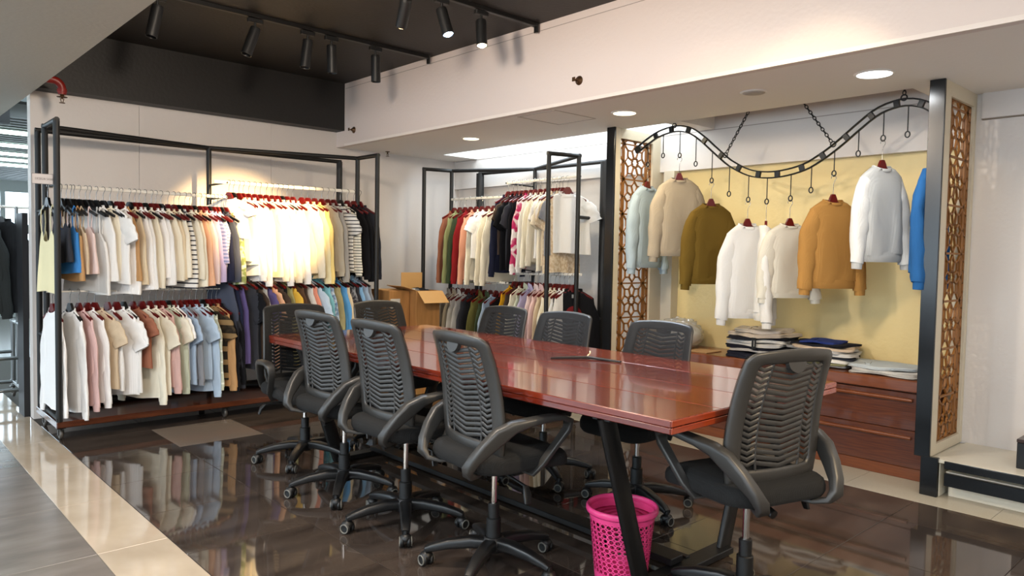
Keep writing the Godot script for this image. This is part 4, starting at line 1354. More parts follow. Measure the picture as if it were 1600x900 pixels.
# ---------------------------------------------------------------- niche with lattice screens, wave rail, cabinets
func fret(w: float, h: float, cell: float, b: float, dep: float) -> ArrayMesh:
	# eight-fold rosettes cut from a board: bars in the plane x (width), y (height)
	var m := MB.new()
	var done := {}
	var seg := func(p: Vector2, q: Vector2, wd: float):
		# clip to the panel
		var r := Rect2(-w * 0.5, 0, w, h)
		if not r.has_point(p) and not r.has_point(q):
			return
		for k in 2:
			for e in [[0, -w * 0.5], [0, w * 0.5], [1, 0.0], [1, h]]:
				var out_p: bool = (p[e[0]] < e[1] - 1e-5) if e[1] <= 0.0 else (p[e[0]] > e[1] + 1e-5)
				var out_q: bool = (q[e[0]] < e[1] - 1e-5) if e[1] <= 0.0 else (q[e[0]] > e[1] + 1e-5)
				if out_p and out_q:
					return
				if out_p:
					p = p.lerp(q, (e[1] - p[e[0]]) / (q[e[0]] - p[e[0]]))
				elif out_q:
					q = q.lerp(p, (e[1] - q[e[0]]) / (p[e[0]] - q[e[0]]))
		if p.distance_to(q) < 0.004:
			return
		var key := "%d,%d" % [roundi((p.x + q.x) * 500), roundi((p.y + q.y) * 500)]
		if done.has(key):
			return
		done[key] = true
		var d := (q - p).normalized()
		var c := (p + q) * 0.5
		var bs := Basis(Vector3(0, 0, 1), d.angle())
		m.box(Vector3(c.x, c.y, 0), Vector3(p.distance_to(q) + wd * 0.7, wd, dep), 0.0, bs)
	var n := int(ceil(h / cell)) + 1
	var s := cell / 0.296
	for row in range(-1, n + 1):
		for col in [-1, 0, 1]:
			var c := Vector2(col * cell, row * cell + cell * 0.42)
			for k in 8:
				var a := TAU * k / 8.0
				var r := Vector2(cos(a), sin(a))
				var h0 := Vector2(cos(a + TAU / 16), sin(a + TAU / 16))
				var h1 := Vector2(cos(a - TAU / 16), sin(a - TAU / 16))
				seg.call(c + h0 * 0.034 * s, c + h0 * 0.104 * s, b)
				seg.call(c + h0 * 0.104 * s, c + r * 0.137 * s, b)
				seg.call(c + h1 * 0.104 * s, c + r * 0.137 * s, b)
				seg.call(c + h0 * 0.034 * s, c + r * 0.044 * s, b * 0.9)
				seg.call(c + h1 * 0.034 * s, c + r * 0.044 * s, b * 0.9)
			for k in 4:
				var a := TAU * k / 4.0
				var r := Vector2(cos(a), sin(a))
				var t := Vector2(-r.y, r.x)
				seg.call(c + r * 0.148 * s + t * 0.148 * s, c + r * 0.148 * s - t * 0.148 * s, b)
				seg.call(c + (r + t).normalized() * 0.137 * s, c + r * 0.148 * s + t * 0.148 * s, b)
	for x in [-w * 0.5 + 0.055, w * 0.5 - 0.055]:
		m.box(Vector3(x, h * 0.5, 0), Vector3(b * 1.3, h, dep))
	# rim
	for x in [-w * 0.5, w * 0.5]:
		m.box(Vector3(x, h * 0.5, 0), Vector3(b * 1.4, h, dep))
	for y in [0.0, h]:
		m.box(Vector3(0, y, 0), Vector3(w, b * 1.4, dep))
	return m.mesh()

func screen(z: float, y0: float, fy0: float, fy1: float, label: String, grp: String, fx0: float, fx1: float, x1: float):
	var t = thing("lattice_screen", label, "screen", Vector3(4.8, 0, z), 0.0, grp)
	var cream := paint("screen_cream", Color(0.84, 0.79, 0.69), 0.45)
	var fretm := wood("fret_wood", "7d4d1c", "a86f30", Vector3(10, 1.5, 10), 0.5, 91)
	var black := mat("screen_black", Color(0.04, 0.042, 0.048), 0.22)
	put("edge_post", boxmesh(Vector3(0.02, 2.47 - y0, 0.085), 0.002), black, t, Vector3(0.01, (2.47 + y0) * 0.5, -0.0))
	var m := MB.new()
	m.box(Vector3((0.02 + fx0 - 4.8) * 0.5, (2.47 + y0) * 0.5, 0), Vector3(fx0 - 4.82, 2.47 - y0, 0.08), 0.002)
	put("stile", m.mesh(), cream, t)
	m = MB.new()
	m.box(Vector3((fx1 + x1) * 0.5 - 4.8, (2.47 + y0) * 0.5, 0), Vector3(x1 - fx1, 2.47 - y0, 0.08), 0.002)
	put("stile", m.mesh(), cream, t)
	m = MB.new()
	m.box(Vector3((fx0 + fx1) * 0.5 - 4.8, (2.47 + fy1) * 0.5, 0), Vector3(fx1 - fx0, 2.47 - fy1, 0.08), 0.002)
	put("rail", m.mesh(), cream, t)
	m = MB.new()
	m.box(Vector3((fx0 + fx1) * 0.5 - 4.8, (fy0 + y0) * 0.5, 0), Vector3(fx1 - fx0, fy0 - y0, 0.08), 0.002)
	put("rail", m.mesh(), cream, t)
	put("fretwork", fret(fx1 - fx0, fy1 - fy0, 0.296, 0.0125, 0.012), fretm, t, Vector3((fx0 + fx1) * 0.5 - 4.8, fy0, 0.015))
	return t

func build_niche():
	screen(-4.02, 0.0, 0.30, 2.385, "tall cream lattice screen between the corner rack and the sweater niche", "lattice screens", 4.888, 5.33, 5.50)
	screen(-1.545, 0.227, 0.29, 2.385, "tall cream lattice screen with a black edge beside the white shelf platform", "lattice screens", 4.925, 5.365, 5.41)
	# drawer cabinets under one long top
	var front := 5.04
	var body := wood("cab_wood", "4a200b", "6c3613", Vector3(6, 12, 0.8), 0.35, 101, 0.2)
	var topw := wood("cab_top", "643014", "804419", Vector3(6, 12, 0.8), 0.28, 102, 0.4)
	var rail2 := wood("cab_rail", "6a3414", "82451c", Vector3(6, 12, 0.8), 0.3, 103, 0.3)
	var top = thing("cabinet_top", "long brown wooden top over the drawer cabinets below the yellow wall", "countertop", Vector3(5.26, 0.64, -2.77))
	put("board", boxmesh(Vector3(0.465, 0.075, 2.33), 0.006), topw, top, Vector3(0.0, -0.0375, 0))
	put("front_strip", boxmesh(Vector3(0.012, 0.072, 2.33), 0.004), rail2, top, Vector3(-0.236, -0.0375, 0))
	for k in 2:
		var z1 := -1.605 - k * 1.165
		var t = thing("drawer_cabinet", ["brown two-drawer cabinet beside the black-edged lattice screen", "brown two-drawer cabinet by the plastic bag, mostly hidden by the table"][k], "cabinet", Vector3(front, 0, z1 - 0.58), 0.0, "drawer cabinets of the niche")
		put("carcass", boxmesh(Vector3(0.43, 0.49, 1.16), 0.003), body, t, Vector3(0.235, 0.32, 0))
		put("plinth", boxmesh(Vector3(0.42, 0.075, 1.16), 0.003), rail2, t, Vector3(0.22, 0.0375, 0))
		for j in 2:
			var dr = put("drawer", boxmesh(Vector3(0.022, 0.238, 1.15), 0.003), body, t, Vector3(0.015, [0.195, 0.437][j], 0))
			var m := MB.new()
			m.sweep([Vector3(-0.022, 0, -0.5), Vector3(-0.022, 0, 0.5)], [Vector2(0.011, 0.014)], Vector3.UP, 2)
			put("handle", m.mesh(), rail2, dr, Vector3(0, 0.075, 0))
	# wave rail
	wave_rail()
	# platform shelf to the front of the niche
	var white := paint("shelf_white", Color(0.86, 0.83, 0.76), 0.35)
	var black := mat("screen_black", Color(0.04, 0.042, 0.048), 0.22)
	var p = thing("shelf_platform", "low white shelf platform with black front bands at the foot of the lattice", "platform", Vector3(4.8, 0, 0.2))
	put("shelf_top", boxmesh(Vector3(0.60, 0.02, 3.3), 0.002), white, p, Vector3(0.31, 0.217, 0.03 - 0.06))
	put("front_edge", boxmesh(Vector3(0.02, 0.045, 3.24), 0.002), black, p, Vector3(0.008, 0.203, 0.0))
	put("lower_band", boxmesh(Vector3(0.03, 0.075, 3.24), 0.002), black, p, Vector3(0.02, 0.115, 0.0))
	put("kick_board", boxmesh(Vector3(0.5, 0.2, 3.24), 0.002), white, p, Vector3(0.34, 0.1, 0.0))
	put("ledge", boxmesh(Vector3(0.05, 0.012, 3.24), 0.002), white, p, Vector3(0.06, 0.152, 0.0))
	put("base_post", boxmesh(Vector3(0.03, 0.235, 0.095), 0.002), black, p, Vector3(0.01, 0.1175, -1.70))
	put("foot", boxmesh(Vector3(0.56, 0.22, 0.07), 0.002), white, p, Vector3(0.31, 0.11, -1.685))
	var bx = thing("display_box", "black box standing on the white shelf platform", "box", Vector3(5.12, 0.227, -0.86))
	put("body", boxmesh(Vector3(0.32, 0.15, 0.48), 0.003), mat("box_black", Color(0.05, 0.04, 0.04), 0.4), bx, Vector3(0, 0.075, 0))
	put("lid", boxmesh(Vector3(0.325, 0.02, 0.485), 0.003), wood("box_top", "2a1a14", "3d271d", Vector3(6, 6, 1), 0.3, 104), bx, Vector3(0, 0.16, 0))

func wave_y(z: float) -> float:
	var pts := [[-3.90, 2.292], [-3.80, 2.345], [-3.70, 2.393], [-3.60, 2.418], [-3.49, 2.424], [-3.38, 2.397], [-3.28, 2.332], [-3.15, 2.222], [-3.02, 2.115], [-2.86, 2.032], [-2.707, 2.004], [-2.56, 2.012], [-2.42, 2.046], [-2.30, 2.11], [-2.20, 2.18], [-2.08, 2.275], [-1.963, 2.358], [-1.86, 2.393], [-1.771, 2.398], [-1.68, 2.372], [-1.60, 2.322]]
	for i in pts.size() - 1:
		if z <= pts[i + 1][0]:
			var t: float = clampf((z - pts[i][0]) / (pts[i + 1][0] - pts[i][0]), 0, 1)
			var y0: float = pts[maxi(i - 1, 0)][1]; var y3: float = pts[mini(i + 2, pts.size() - 1)][1]
			return cubic_interpolate(pts[i][1], pts[i + 1][1], y0, y3, t)
	return pts[-1][1]

func wave_rail():
	var blk := mat("wave_black", Color(0.05, 0.047, 0.045), 0.35, 0.4)
	var X := 5.0
	var t = thing("hanging_wave_rail", "black double-bar wave shaped hanging rail on chains above the sweaters", "clothes rail", Vector3(X, 2.2, -2.75))
	var o := Vector3(X, 2.2, -2.75)
	for dy in [0.022, -0.022]:
		var path := []
		for i in 61:
			var z := lerpf(-3.90, -1.595, i / 60.0)
			var s := (wave_y(z + 0.01) - wave_y(z - 0.01)) / 0.02
			var nrm := Vector3(0, 1, -s).normalized()
			path.append(Vector3(X, wave_y(z), z) + nrm * dy - o)
		var m := MB.new()
		m.sweep(path, [Vector2(0.013, 0.0045)], Vector3.RIGHT, 1)
		put("bar", m.mesh(), blk, t)
	var rings := [[-3.784, 2.161], [-3.632, 2.222], [-3.471, 2.209], [-3.32, 2.131], [-3.172, 1.992], [-3.019, 1.882], [-2.858, 1.832], [-2.71, 1.812], [-2.53, 1.827], [-2.383, 1.878], [-2.227, 1.982], [-2.071, 2.102], [-1.917, 2.187], [-1.771, 2.196], [-1.622, 2.144]]
	for i in rings.size():
		var z: float = rings[i][0]
		var m := MB.new()
		var yt := wave_y(z) - 0.024
		m.rod(Vector3(X, yt, z) - o, Vector3(X, rings[i][1] + 0.018, z) - o, 0.004, 6)
		m.torus(Vector3(X, rings[i][1], z) - o, 0.014, 0.004, Basis(Vector3(0, 1, 0), PI / 2), 14, 5, 1.35)
		put("hook_rod", m.mesh(), blk, t)
		# blocks between the bars
		var zb := z + 0.075
		if zb < -1.6:
			var s := (wave_y(zb + 0.01) - wave_y(zb - 0.01)) / 0.02
			m = MB.new()
			m.box(Vector3(X, wave_y(zb), zb) - o, Vector3(0.024, 0.044, 0.035), 0.002, Basis(Vector3(1, 0, 0), -atan(s)))
			put("spacer", m.mesh(), blk, t)
	var mc := MB.new()
	mc.box(Vector3(X, wave_y(-3.89), -3.885) - o, Vector3(0.03, 0.05, 0.06), 0.003, Basis(Vector3(1, 0, 0), -0.5))
	put("end_block", mc.mesh(), blk, t)
	# chains up to the cove
	for q in [[Vector3(X, wave_y(-3.06) + 0.03, -3.06), Vector3(5.02, 2.90, -2.64)], [Vector3(X, wave_y(-2.24) + 0.03, -2.24), Vector3(5.02, 2.90, -2.76)], [Vector3(X, wave_y(-1.80) + 0.03, -1.80), Vector3(5.02, 2.90, -1.80)], [Vector3(X, wave_y(-3.57) + 0.03, -3.53), Vector3(X, 2.90, -3.50)]]:
		var a: Vector3 = q[0]
		var b: Vector3 = q[1]
		var d := (b - a).normalized()
		var m := MB.new()
		var L := a.distance_to(b)
		var n := int(L / 0.026)
		var e1 := d.cross(Vector3(1, 0, 0)).normalized()
		for i in n:
			var c := a + d * (0.026 * i + 0.03)
			var flat := e1 if i % 2 == 0 else d.cross(e1).normalized()
			m.torus(c - o, 0.0095, 0.003, Basis(flat, d, flat.cross(d)), 10, 4, 1.75)
		m.torus(a - o, 0.018, 0.0045, Basis(Vector3(0, 1, 0), PI / 2), 14, 5)
		put("chain", m.mesh(), blk, t)
	# sweaters on the hooks: [ring, kind, colour, turn, scale, hem height, label]
	var list := [
		[0, "sweater", "a0afb8", -4.0, 0.78, 1.30, "pale blue-grey sweater on the first hook beside the lattice"],
		[2, "sweater", "a39683", -34.0, 0.80, 1.40, "beige knitted sweater hanging high next to the pale blue one"],
		[4, "sweater", "66501f", -34.0, 0.78, 1.19, "olive brown sweater between the beige and the white sweaters"],
		[6, "sweater", "d9d7d5", -34.0, 0.76, 0.95, "long white sweatshirt hanging lowest beside the olive one"],
		[7, "sweater", "dcd9d4", 28.0, 0.78, 0.95, "white sweatshirt turned edge-on at the lowest hook"],
		[8, "sweater", "cfc9bb", -32.0, 0.78, 1.12, "off-white crew-neck sweatshirt left of the tan sweater"],
		[10, "sweater", "a67a42", -30.0, 0.82, 1.20, "tan orange sweatshirt with a crew neck and ribbed hem"],
		[12, "sweater", "bdbebd", -26.0, 0.74, 1.385, "pale grey sweatshirt with white sleeves hanging high beside the tan one", "dddcd9"],
		[14, "sweater", "2c5f96", -3.0, 0.74, 1.275, "bright blue sweater half hidden by the black-edged screen"],
	]
	for q in list:
		var z: float = rings[q[0]][0]
		var y: float = rings[q[0]][1] - 0.014
		var turn := deg_to_rad(q[3])
		hanger(Vector3(X, y - 0.016, z), turn, false, "dark red hanger holding the " + q[6].get_slice(" beside", 0).get_slice(" on the", 0).get_slice(" with", 0).get_slice(" half", 0).get_slice(" hanging", 0), "hangers on the wave rail", 0.11, 0.125)
		var neck := y - 0.016 - 0.152
		var s: float = (neck - q[5]) / 0.655
		garment(q[1], q[0] % 4, cloth(q[2]), Vector3(X, neck, z), turn, Vector3(q[4], s, 0.95), q[6], "sweaters on the wave rail", null, cloth(q[7]) if q.size() > 7 else null)

# ---------------------------------------------------------------- small things
func folded(at: Vector3, size: Vector3, turn: float, hex: String, label: String, group: String, sd: int):
	var r := RandomNumberGenerator.new()
	r.seed = sd
	var m := MB.new()
	var rings := []
	var prof := [[0.0, 0.93], [0.12, 1.0], [0.38, 1.0], [0.48, 0.975], [0.52, 0.975], [0.62, 0.995], [0.88, 0.985], [1.0, 0.9]]
	var ph := r.randf() * TAU
	for k in prof:
		var ring := PackedVector3Array()
		for q in rrect(-0.5, 0.5, -0.5, 0.5, 0.1, 0.1, 5):
			var a: float = atan2(q.y, q.x)
			var w: float = k[1] * (1.0 + 0.05 * sin(a * 3.0 + ph + k[0] * 2.0) + 0.03 * sin(a * 7.0 + ph))
			ring.append(Vector3(q.x * size.x * w, k[0] * size.y + 0.22 * size.y * sin(a * 2.0 + ph) + 0.14 * size.y * sin(a * 5.0 + ph * 2.0), q.y * size.z * w))
		rings.append(ring)
	m.loft(rings)
	var t = thing("folded_top", label, "folded clothes", at, turn, group)
	put("body", m.mesh(), cloth(hex), t)
	var e := MB.new()
	e.sweep([Vector3(-size.x * 0.38, size.y * 1.02, -size.z * 0.2), Vector3(-size.x * 0.1, size.y * 1.05, -size.z * 0.28), Vector3(size.x * 0.3, size.y * 1.02, -size.z * 0.3)], [Vector2(0.012, 0.003), Vector2(0.02, 0.004), Vector2(0.012, 0.003)], Vector3(0, 0, 1), 2)
	put("sleeve_fold", e.mesh(), cloth(hex), t)

func pile(at: Vector3, items: Array, where: String, group: String, sd: int):
	var y := at.y
	var r := RandomNumberGenerator.new()
	r.seed = sd
	for i in items.size():
		var q = items[i]
		folded(Vector3(at.x + r.randf_range(-0.015, 0.015), y, at.z + r.randf_range(-0.02, 0.02)), Vector3(q[2], q[1], q[3]), r.randf_range(-0.22, 0.22), q[0], "%s folded top, %s from the bottom of the %s" % [q[4], ORD[i], where], group, sd * 10 + i)
		y += q[1] * 0.96

func build_small():
	var top := 0.641
	pile(Vector3(5.24, top, -2.82), [["20222e", 0.05, 0.36, 0.50, "navy"], ["bdb9b5", 0.022, 0.33, 0.44, "pale grey"], ["1f2029", 0.03, 0.35, 0.5, "dark navy"], ["cdcac6", 0.028, 0.35, 0.46, "light grey"], ["dcd8d2", 0.024, 0.34, 0.44, "off-white"], ["23242c", 0.022, 0.33, 0.46, "black"], ["c6b8a8", 0.03, 0.34, 0.46, "beige"], ["cfc4b8", 0.028, 0.32, 0.36, "pale beige"]], "tall pile by the swing tag", "folded clothes in the tall pile", 3)
	pile(Vector3(5.26, top, -2.36), [["d5d3cd", 0.024, 0.33, 0.40, "white"], ["8d8a68", 0.018, 0.33, 0.42, "olive edged"], ["dcd9d4", 0.024, 0.34, 0.42, "cream"], ["3b3d44", 0.018, 0.33, 0.40, "charcoal"], ["cfcdca", 0.024, 0.34, 0.42, "pale grey"], ["b6b3b1", 0.022, 0.33, 0.4, "grey"], ["c9b59f", 0.02, 0.33, 0.4, "sand"], ["23242c", 0.018, 0.33, 0.40, "black"], ["2b3a78", 0.016, 0.26, 0.26, "dark blue"]], "middle pile topped with blue", "folded clothes in the middle pile", 4)
	pile(Vector3(5.24, top, -1.90), [["b9b7b2", 0.02, 0.36, 0.44, "grey"], ["c4c0ba", 0.02, 0.35, 0.46, "stone grey"], ["b8c0c4", 0.022, 0.34, 0.44, "pale blue-grey"]], "low pile beside the screen", "folded clothes in the low pile", 5)
	var tg = thing("swing_tag", "black paper swing tag hanging over the front of the tall pile", "tag", Vector3(5.045, 0.765, -2.80))
	put("card", boxmesh(Vector3(0.003, 0.085, 0.035), 0.0008), mat("tag_black", Color(0.03, 0.03, 0.035), 0.5), tg)
	put("print", boxmesh(Vector3(0.001, 0.045, 0.004), 0.0), mat("tag_print", Color(0.75, 0.75, 0.75), 0.5), tg, Vector3(-0.002, 0.0, 0.003))
	put("string", boxmesh(Vector3(0.003, 0.03, 0.002), 0.0), mat("tag_print", Color(0.75, 0.75, 0.75)), tg, Vector3(0.002, 0.055, 0))
	# plastic bag
	var n := FastNoiseLite.new()
	n.seed = 12
	n.frequency = 3.2
	n.fractal_octaves = 3
	n.noise_type = FastNoiseLite.TYPE_CELLULAR
	var bag = thing("plastic_bag", "crumpled clear plastic bag full of garments at the end of the cabinet top", "plastic bag", Vector3(5.25, top, -3.60))
	for k in 2:
		var m := MB.new()
		var rings := []
		for j in 31:
			var ring := PackedVector3Array()
			var la := PI * j / 30.0 - PI / 2
			for i in 48:
				var lo := TAU * i / 48
				var d := Vector3(cos(la) * cos(lo), sin(la), cos(la) * sin(lo))
				var s := 1.0 + (0.30 if k == 0 else 0.1) * n.get_noise_3dv(d * 1.3 + Vector3(k * 5, 0, 0)) + (0.022 * sin(d.x * 17.0 + d.y * 23.0) * sin(d.z * 19.0) if k == 0 else 0.0)
				var p := Vector3(d.x * 0.19, 0.13 + d.y * (0.155 if k == 0 else 0.12), d.z * 0.25) * s * (1.0 if k == 0 else 0.82)
				p.y = maxf(p.y + (0.0 if k == 0 else 0.012), 0.002)
				ring.append(p)
			rings.append(ring)
		m.loft(rings, false, false)
		if k == 0:
			var pm := mat("poly_film", Color(0.86, 0.85, 0.82, 0.30), 0.12)
			pm.transparency = BaseMaterial3D.TRANSPARENCY_ALPHA
			pm.cull_mode = BaseMaterial3D.CULL_DISABLED
			pm.metallic_specular = 0.8
			put("film", m.mesh(), pm, bag)
		else:
			put("contents", m.mesh(), cloth("c9c4bb"), bag)
	var cd = thing("card_sheet", "flat sheet of brown card sticking out under the plastic bag", "card", Vector3(5.17, top, -3.31))
	put("board", boxmesh(Vector3(0.22, 0.006, 0.2), 0.001), mat("card_brown", Color(0.62, 0.48, 0.32), 0.8), cd, Vector3(0, 0.003, 0))
	# pink waste basket with round holes
	basket()
	boxes()

func basket():
	var t = thing("waste_basket", "pink plastic waste basket with round holes standing by the table leg", "waste basket", Vector3(2.50, 0.001, -1.98))
	var pink := mat("basket_pink", Color(0.89, 0.26, 0.50), 0.32)
	var H := 0.325
	var rad := func(y: float) -> float:
		return lerpf(0.112, 0.145, y / H)
	var m := MB.new()
	var cols := 30
	var rows := 11
	var y0 := 0.045
	var y1 := 0.272
	for shell in 2:
		var off: float = 0.0 if shell == 0 else -0.0025
		var tr := PackedVector3Array()
		for r in rows:
			for c in cols:
				var ya := lerpf(y0, y1, r / float(rows))
				var yb := lerpf(y0, y1, (r + 1) / float(rows))
				var sh := 0.12 * r
				var aa := TAU * (c + sh) / cols
				var ab := TAU * (c + 1 + sh) / cols
				var mid := Vector2((aa + ab) * 0.5, (ya + yb) * 0.5)
				var rx := (ab - aa) * 0.37
				var ry := (yb - ya) * 0.40
				var sq := []
				var ho := []
				for i in 12:
					var a := TAU * i / 12.0
					var dx := cos(a); var dy := sin(a)
					var k := 1.0 / maxf(absf(dx), absf(dy))
					sq.append(Vector2(mid.x + dx * k * (ab - aa) * 0.5, mid.y + dy * k * (yb - ya) * 0.5))
					ho.append(Vector2(mid.x + dx * rx, mid.y + dy * ry))
				for i in 12:
					var j := (i + 1) % 12
					var P := []
					for q in [sq[i], sq[j], ho[j], ho[i]]:
						var rr: float = rad.call(q.y) + off
						P.append(Vector3(cos(q.x) * rr, q.y, sin(q.x) * rr))
					tr.append_array([P[0], P[1], P[2], P[0], P[2], P[3]])
		m.raw(tr, true)
	var solid := []
	for p in [[0.0, 0.004], [0.112, 0.004], [rad.call(0.02) + 0.0, 0.02], [rad.call(y0), y0], [rad.call(y0) - 0.0025, y0], [0.108, 0.012], [0.0, 0.010]]:
		solid.append(Vector2(maxf(p[0], 0.001), p[1]))
	m.lathe(solid, 60, Vector3.ZERO, Basis(), true)
	m.lathe([Vector2(rad.call(y1), y1), Vector2(rad.call(0.30), 0.30), Vector2(rad.call(0.30) - 0.003, 0.30), Vector2(rad.call(y1) - 0.0025, y1)], 60, Vector3.ZERO, Basis(), true)
	put("body", m.mesh(), pink, t)
	m = MB.new()
	var rings := []
	for p in [[0.143, 0.298], [0.153, 0.297], [0.156, 0.303], [0.156, 0.318], [0.152, 0.325], [0.146, 0.325], [0.142, 0.318], [0.141, 0.30], [0.143, 0.298]]:
		var ring := PackedVector3Array()
		for j in 48:
			var a := TAU * j / 48
			ring.append(Vector3(cos(a) * p[0], p[1], sin(a) * p[0]))
		rings.append(ring)
	m.loft(rings, false, false)
	put("rim", m.mesh(), pink, t)

func boxes():
	var card := mat("cardboard", Color.WHITE, 0.8)
	card.albedo_texture = noise_tex(128, 128, 0.05, 1.0, Color(0.60, 0.42, 0.22), Color(0.70, 0.50, 0.28), 61, 3)
	tri(card, Vector3(3, 0.4, 3))
	var inner := mat("cardboard_pale", Color(0.74, 0.57, 0.35), 0.8)
	var b = thing("cardboard_box", "big closed brown cardboard box on the floor under the open one", "box", Vector3(4.22, 0.001, -6.15), 0.0, "cardboard boxes in the corner")
	put("carton", boxmesh(Vector3(0.56, 0.62, 0.5), 0.006), card, b, Vector3(0, 0.31, 0))
	put("tape", boxmesh(Vector3(0.05, 0.62, 0.004), 0.001), mat("tape", Color(0.62, 0.47, 0.28), 0.25), b, Vector3(0, 0.312, 0.2495))
	# the closed one behind
	var c = thing("cardboard_box", "closed brown cardboard box with a torn white label beside the open box", "box", Vector3(4.08, 0.622, -6.22), 0.0, "cardboard boxes in the corner")
	put("carton", boxmesh(Vector3(0.24, 0.40, 0.36), 0.005), card, c, Vector3(0, 0.2, 0))
	put("flap", boxmesh(Vector3(0.24, 0.006, 0.2), 0.002), inner, c, Vector3(0, 0.402, -0.05))
	put("label_sheet", boxmesh(Vector3(0.11, 0.10, 0.003), 0.0005), mat("label_white", Color(0.82, 0.8, 0.76), 0.6), c, Vector3(-0.05, 0.27, 0.181))
	# the open one
	var o = thing("cardboard_box", "open cardboard box with its flaps up and black cloth spilling out", "box", Vector3(4.345, 0.622, -6.09), -0.05, "cardboard boxes in the corner")
	var w := 0.27
	var h := 0.40
	var d := 0.34
	for q in [[Vector3(0, h * 0.5, d * 0.5), Vector3(w, h, 0.006)], [Vector3(0, h * 0.5, -d * 0.5), Vector3(w, h, 0.006)], [Vector3(w * 0.5, h * 0.5, 0), Vector3(0.006, h, d)], [Vector3(-w * 0.5, h * 0.5, 0), Vector3(0.006, h, d)], [Vector3(0, 0.004, 0), Vector3(w, 0.006, d)]]:
		put("side", boxmesh(q[1], 0.001), card, o, q[0])
	var f = put("flap", boxmesh(Vector3(w + 0.02, 0.17, 0.005), 0.001), inner, o, Vector3(0.02, h - 0.06, d * 0.5 + 0.065))
	f.rotation.x = -0.85
	f = put("flap", boxmesh(Vector3(w - 0.02, 0.17, 0.005), 0.001), inner, o, Vector3(0.02, h + 0.085, -d * 0.5))
	f = put("flap", boxmesh(Vector3(0.16, 0.005, d), 0.001), inner, o, Vector3(-w * 0.5 - 0.06, h + 0.02, 0))
	f.rotation.z = -0.3
	var n := FastNoiseLite.new()
	n.seed = 5
	n.frequency = 9.0
	for k in 2:
		var m := MB.new()
		var rings := []
		for j in 11:
			var ring := PackedVector3Array()
			for i in 14:
				var u := i / 13.0 - 0.5
				var v := j / 10.0 - 0.5
				ring.append(Vector3(u * 0.25, 0.05 * cos(u * 3.0) * cos(v * 3.0) + 0.03 * n.get_noise_2d(u + k * 3.0, v), v * 0.3))
			rings.append(ring)
		m.loft(rings, false, false, false, false)
		var cl = thing("crumpled_garment", ["black cloth crumpled in the open cardboard box", "white striped cloth crumpled on top of the black cloth in the box"][k], "cloth", Vector3(4.345 - k * 0.05, 0.622 + h - 0.03 + k * 0.022, -6.09 + k * 0.02), k * 0.6)
		cl.scale = Vector3.ONE * (1.0 if k == 0 else 0.45)
		put("fabric", m.mesh(), cloth("1b1b1d") if k == 0 else striped("d5d3cf", "3a3a3e", 0.02, 0.5), cl)

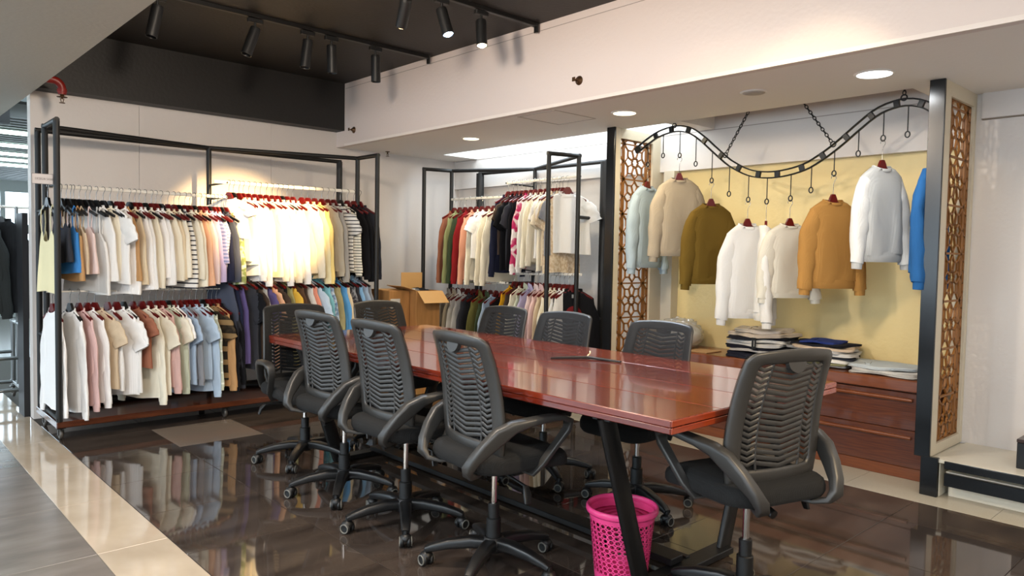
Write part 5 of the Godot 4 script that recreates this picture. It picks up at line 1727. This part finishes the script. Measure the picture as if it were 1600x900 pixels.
# ---------------------------------------------------------------- the hall beyond the aisle
func build_hall():
	var slatm := paint("hall_slat", Color(0.42, 0.44, 0.43), 0.5)
	var c = slab("ceiling", Vector3(-6.2, 2.75, -17.2), Vector3(5.6, 2.85, -8.3), paint("hall_ceiling", Color(0.30, 0.32, 0.31), 0.7))
	for i in 44:
		var z := -8.5 - i * 0.19
		slab("slat", Vector3(-2.5, 2.62, z - 0.05), Vector3(5.6, 2.75, z + 0.03), slatm, c)
	slab("trim_3", Vector3(-6.2, 2.53, -8.40), Vector3(1.25, 3.1, -8.30), mat("hall_black", Color(0.04, 0.042, 0.04), 0.6))
	for i in 5:
		var z: float = [-9.5, -10.75, -11.75, -12.55, -13.4][i]
		var t = thing("ceiling_light", "%s white strip light from the header on the slatted hall ceiling" % ORD[i], "strip light", Vector3(1.6, 2.60, z), 0.0, "strip lights in the hall")
		put("diffuser", boxmesh(Vector3(2.4, 0.03, 0.11), 0.008), glow("strip_glow", Color(0.88, 1.0, 0.97), 9.0), t)
		put("housing", boxmesh(Vector3(2.42, 0.02, 0.13), 0.004), slatm, t, Vector3(0, 0.025, 0))
	var wh := paint("hall_wall", Color(0.78, 0.80, 0.79), 0.6)
	var w = slab("wall_hall", Vector3(-6.2, 0, -17.2), Vector3(5.6, 0.9, -17.05), wh)
	slab("lintel", Vector3(-6.2, 2.42, -17.2), Vector3(5.6, 2.85, -17.05), wh, w)
	slab("spandrel", Vector3(-6.2, 1.62, -17.2), Vector3(5.6, 1.80, -17.05), paint("hall_grey", Color(0.5, 0.52, 0.51)), w)
	for i in 9:
		slab("mullion", Vector3(-6.0 + i * 1.4, 0.9, -17.15), Vector3(-5.92 + i * 1.4, 2.42, -17.08), wh, w)
	slab("wall_hall_east", Vector3(5.6, 0, -17.2), Vector3(5.75, 2.85, -7.0), wh)
	# dark post at the wall's end
	slab("trim_4", Vector3(1.135, 0, -7.30), Vector3(1.175, 1.66, -7.06), mat("post_dark", Color(0.055, 0.045, 0.06), 0.5))
	# rolling rack with dark coats behind the wall end
	var steel := mat("hall_chrome", Color(0.45, 0.46, 0.46), 0.3, 0.9)
	var r = thing("clothes_rack", "chrome rolling rack with dark coats in the hall beyond the wall end", "clothes rack", Vector3(1.0, 0, -7.85))
	for x in [-0.9, 0.22]:
		for z in [-0.25, 0.25]:
			bar_between("post", Vector3(x, 0.1, z), Vector3(x, 0.72 if z < 0 else 0.72, z), 0.035, steel, r)
			caster(r, Vector3(x, 0, z), 0.045)
		bar_between("end_post", Vector3(x, 0.12, 0), Vector3(x, 1.74, 0), 0.03, steel, r)
		bar_between("foot", Vector3(x, 0.14, -0.3), Vector3(x, 0.14, 0.3), 0.035, steel, r)
		bar_between("end_bar", Vector3(x, 0.70, -0.3), Vector3(x, 0.70, 0.3), 0.03, steel, r)
	for z in [-0.25, 0.25]:
		bar_between("side_bar", Vector3(-0.9, 0.14, z), Vector3(0.22, 0.14, z), 0.03, steel, r)
		bar_between("side_bar", Vector3(-0.9, 0.42, z), Vector3(0.22, 0.42, z), 0.03, steel, r)
	bar_between("hanging_rail", Vector3(-0.9, 1.735, 0), Vector3(0.3, 1.735, 0), 0.025, mat("rail_white", Color.WHITE), r)
	for i in 5:
		var p := Vector3(0.34 + i * 0.19, 1.735, -7.85)
		var ph := deg_to_rad(-20 - i * 4)
		hanger(p, ph, true, "black hanger of the %s dark coat in the hall, counted towards the wall" % ORD[i], "hangers in the hall")
		garment("long", i % 3, cloth(["2e3434", "333a3a", "2b2f30", "303231", "27282a"][i]), p + Vector3(0, -0.125, 0), ph, Vector3(1.12, 1.3, 2.0), "%s dark coat on the hall rack, counted towards the wall" % ORD[i], "dark coats in the hall")
